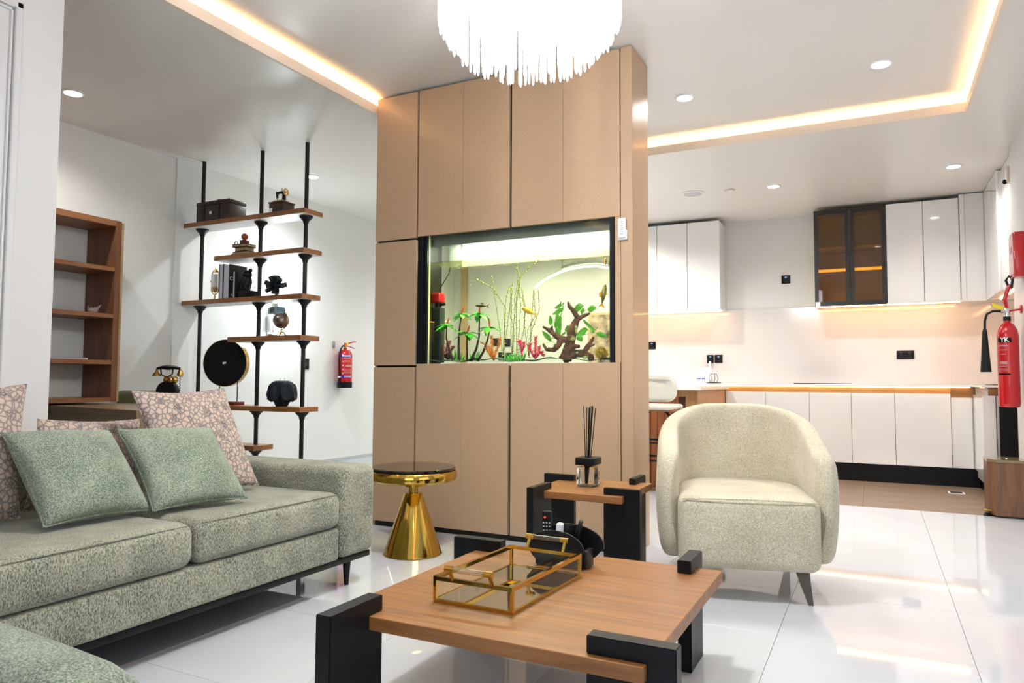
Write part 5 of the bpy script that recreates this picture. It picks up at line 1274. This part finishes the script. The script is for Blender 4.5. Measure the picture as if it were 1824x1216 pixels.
broad((-1.715,3.880,1.175), (((-1.697,3.880,1.163), (-1.751,3.880,1.229), .035, sx), ((-1.706,3.880,1.159), (-1.728,3.880,1.155), .03, sx), ((-1.627,3.880,1.194), (-1.609,3.880,1.218), .03, sx), ((-1.600,3.900,1.214), (-1.600,3.900,1.259), .04, sx), ((-1.662,3.860,1.149), (-1.671,3.860,1.137), .02, sx)), 'small green leaves in the lower left forks of the driftwood')
c = Vector((-1.391,3.900,1.090)); t = thing('moss_ball', 'yellow-brown moss ball in the right corner of the aquarium', 'moss ball', (c.x, c.y, 1.05))
bm = BM(); ball(bm, (0, 0, .040), .030, 16)
for k in range(420):
    v = Vector((random.gauss(0, 1), random.gauss(0, 1), random.gauss(0, 1))).normalized(); rod(bm, Vector((0, 0, .040))+v*.027, Vector((0, 0, .040))+v*random.uniform(.036, .046), .0016, .0007, 3)
o = part(t, 'threads', bm, mat('moss_gold', (.42, .30, .04), .8, noise=.4, bscale=60), local=True); o['kind'] = 'stuff'
t = thing('pebble_rock', 'small dark rock on the gravel beside the filter', 'rock', (-2.396,3.860,1.071)); part(t, 'body', ball(BM(), (0, 0, .012), .022, 12, (1.3, .8, .9)), mat('dark_rock', (.05, .02, .02), .7, noise=.4, bscale=60), local=True)

def fish(c, d, L, label, m, m2, h=.30):
    """d: unit direction from tail to nose"""
    c = Vector(c); d = Vector(d).normalized(); rm = d.to_track_quat('X', 'Z').to_matrix().to_4x4()
    t = thing('fish', label, 'fish', c); t.rotation_euler = rm.to_euler()
    prof = [(-.5, .05), (-.42, .06), (-.3, .11), (-.1, .155), (.1, .17), (.28, .15), (.42, .09), (.49, .04), (.5, .01)]
    bm = bmesh.new(); rings = []
    for x, r in prof: rings.append([bm.verts.new((x*L, r*L*.55*cos(2*pi*k/14), r*L*h/.30*sin(2*pi*k/14))) for k in range(14)])
    for a, b in zip(rings, rings[1:]):
        for k in range(14): bm.faces.new((a[k], a[(k+1) % 14], b[(k+1) % 14], b[k]))
    bm.faces.new(rings[0]); bm.faces.new(rings[-1][::-1]); part(t, 'body', bm, m, local=True, sharp=80)
    part(t, 'tail_fin', prism(BM(), [(-.47*L, -.001, 0), (-.56*L, -.001, .10*L), (-.72*L, -.001, .17*L), (-.62*L, -.001, 0), (-.72*L, -.001, -.17*L), (-.56*L, -.001, -.10*L)], (0, .002, 0)), m2, local=True, smooth=False)
    part(t, 'dorsal_fin', prism(BM(), [(.12*L, -.0008, .14*L), (-.02*L, -.0008, .25*L), (-.2*L, -.0008, .20*L), (-.22*L, -.0008, .10*L)], (0, .0016, 0)), m2, local=True, smooth=False)
    part(t, 'belly_fin', prism(BM(), [(.1*L, -.0008, -.14*L), (.0, -.0008, -.22*L), (-.05*L, -.0008, -.14*L)], (0, .0016, 0)), m2, local=True, smooth=False)
    for s in (-1, 1): part(t, 'eye', ball(BM(), (.38*L, s*.055*L, .03*L), .022*L, 8), M_black, local=True)
fish((-1.833,3.850,1.345), (-.85, -.1, .42), .088, 'golden-yellow fish swimming left in front of the reeds', mat('gold_fish', (.75, .50, .04), .25, metal=.2), mat('gold_fin', (.80, .55, .12), .4))
fish((-2.154,3.850,1.390), (-1, 0, .08), .080, 'slim dark grey fish above the palms', mat('grey_fish', (.06, .06, .055), .35), mat('grey_fin', (.25, .2, .1), .4), .2)
fish((-1.360,3.850,1.425), (.15, .1, 1), .115, 'slim green and orange fish swimming upward at the right glass', mat('olive_fish', (.22, .20, .05), .3, noise=.5, bscale=30), mat('orange_fin', (.75, .32, .02), .4), .22)
fish((-1.353,3.860,1.612), (-.2, .6, .8), .06, 'small orange fish at the waterline in the top right corner', mat('orange_fish', (.55, .20, .04), .4), MATS['orange_fin'])

# glowing arc added behind the aquarium as the bright streak in its glass
t = thing('added_arc', 'thin white glowing arc added behind the aquarium, seen through its upper right', 'light', (-2.1, 5.5, 1.7))
P3 = [Vector(p) for p in ((-2.554,5.500,1.721), (-2.496,5.500,1.765), (-2.420,5.500,1.802), (-2.319,5.500,1.840), (-2.220,5.500,1.861), (-2.110,5.500,1.871), (-2.002,5.500,1.867), (-1.907,5.500,1.847))]
part(t, 'tube', tube(BM(), P3, .008, 10), glow('arc_glow', (1, .97, .9), 8)); part(t, 'housing', tube(BM(), [p+Vector((0, .03, .035)) for p in P3[3:]], .022, 10), M_grey)
part(t, 'suspension', rod(BM(), P3[5]+Vector((0, .03, .05)), (P3[5].x, P3[5].y+.03, ZH), .003), M_grey)  # invented wires that carry the added arc
part(t, 'suspension', rod(BM(), P3[3]+Vector((0, .03, .05)), (P3[3].x, P3[3].y+.03, ZH), .003), M_grey)
# switches and a small framed picture beyond

s1 = [(-4.333,8.120,1.426), (-4.164,8.120,1.416), (-4.251,8.120,1.245), (-4.147,8.120,1.237)]
for q, lab in zip(s1, ('upper left grey switch on the far wall seen through the aquarium', 'upper right grey switch on the far wall seen through the aquarium', 'lower left grey socket on the far wall seen through the aquarium', 'lower right grey socket on the far wall seen through the aquarium')):
    socket((q[0], 8.139, q[2]), .085, .10, lab, led=False)
q = (-2.893,8.120,1.458)
t = thing('wall_picture', 'tan-framed picture seen through the right side of the aquarium', 'picture', (q[0], 8.13, 1.0))
part(t, 'frame', box(BM(), q[0]-.17, q[0]+.17, 8.11, 8.137, 1.02, 1.75, .004), MATS['tan_trim']); part(t, 'print', box(BM(), q[0]-.14, q[0]+.14, 8.104, 8.1095, 1.05, 1.72), mat('picture_print', (.35, .26, .20), .6, noise=.8, bscale=9))

for o in list(bpy.data.objects):
    if o.type == 'MESH' and len(o.data.vertices) == 0 and o.name == 'wall_partition':
        b2 = box(BM(), -2.9, -1.17, 3.80, 4.07, 2.7955, 2.7995); b2.to_mesh(o.data); b2.free()
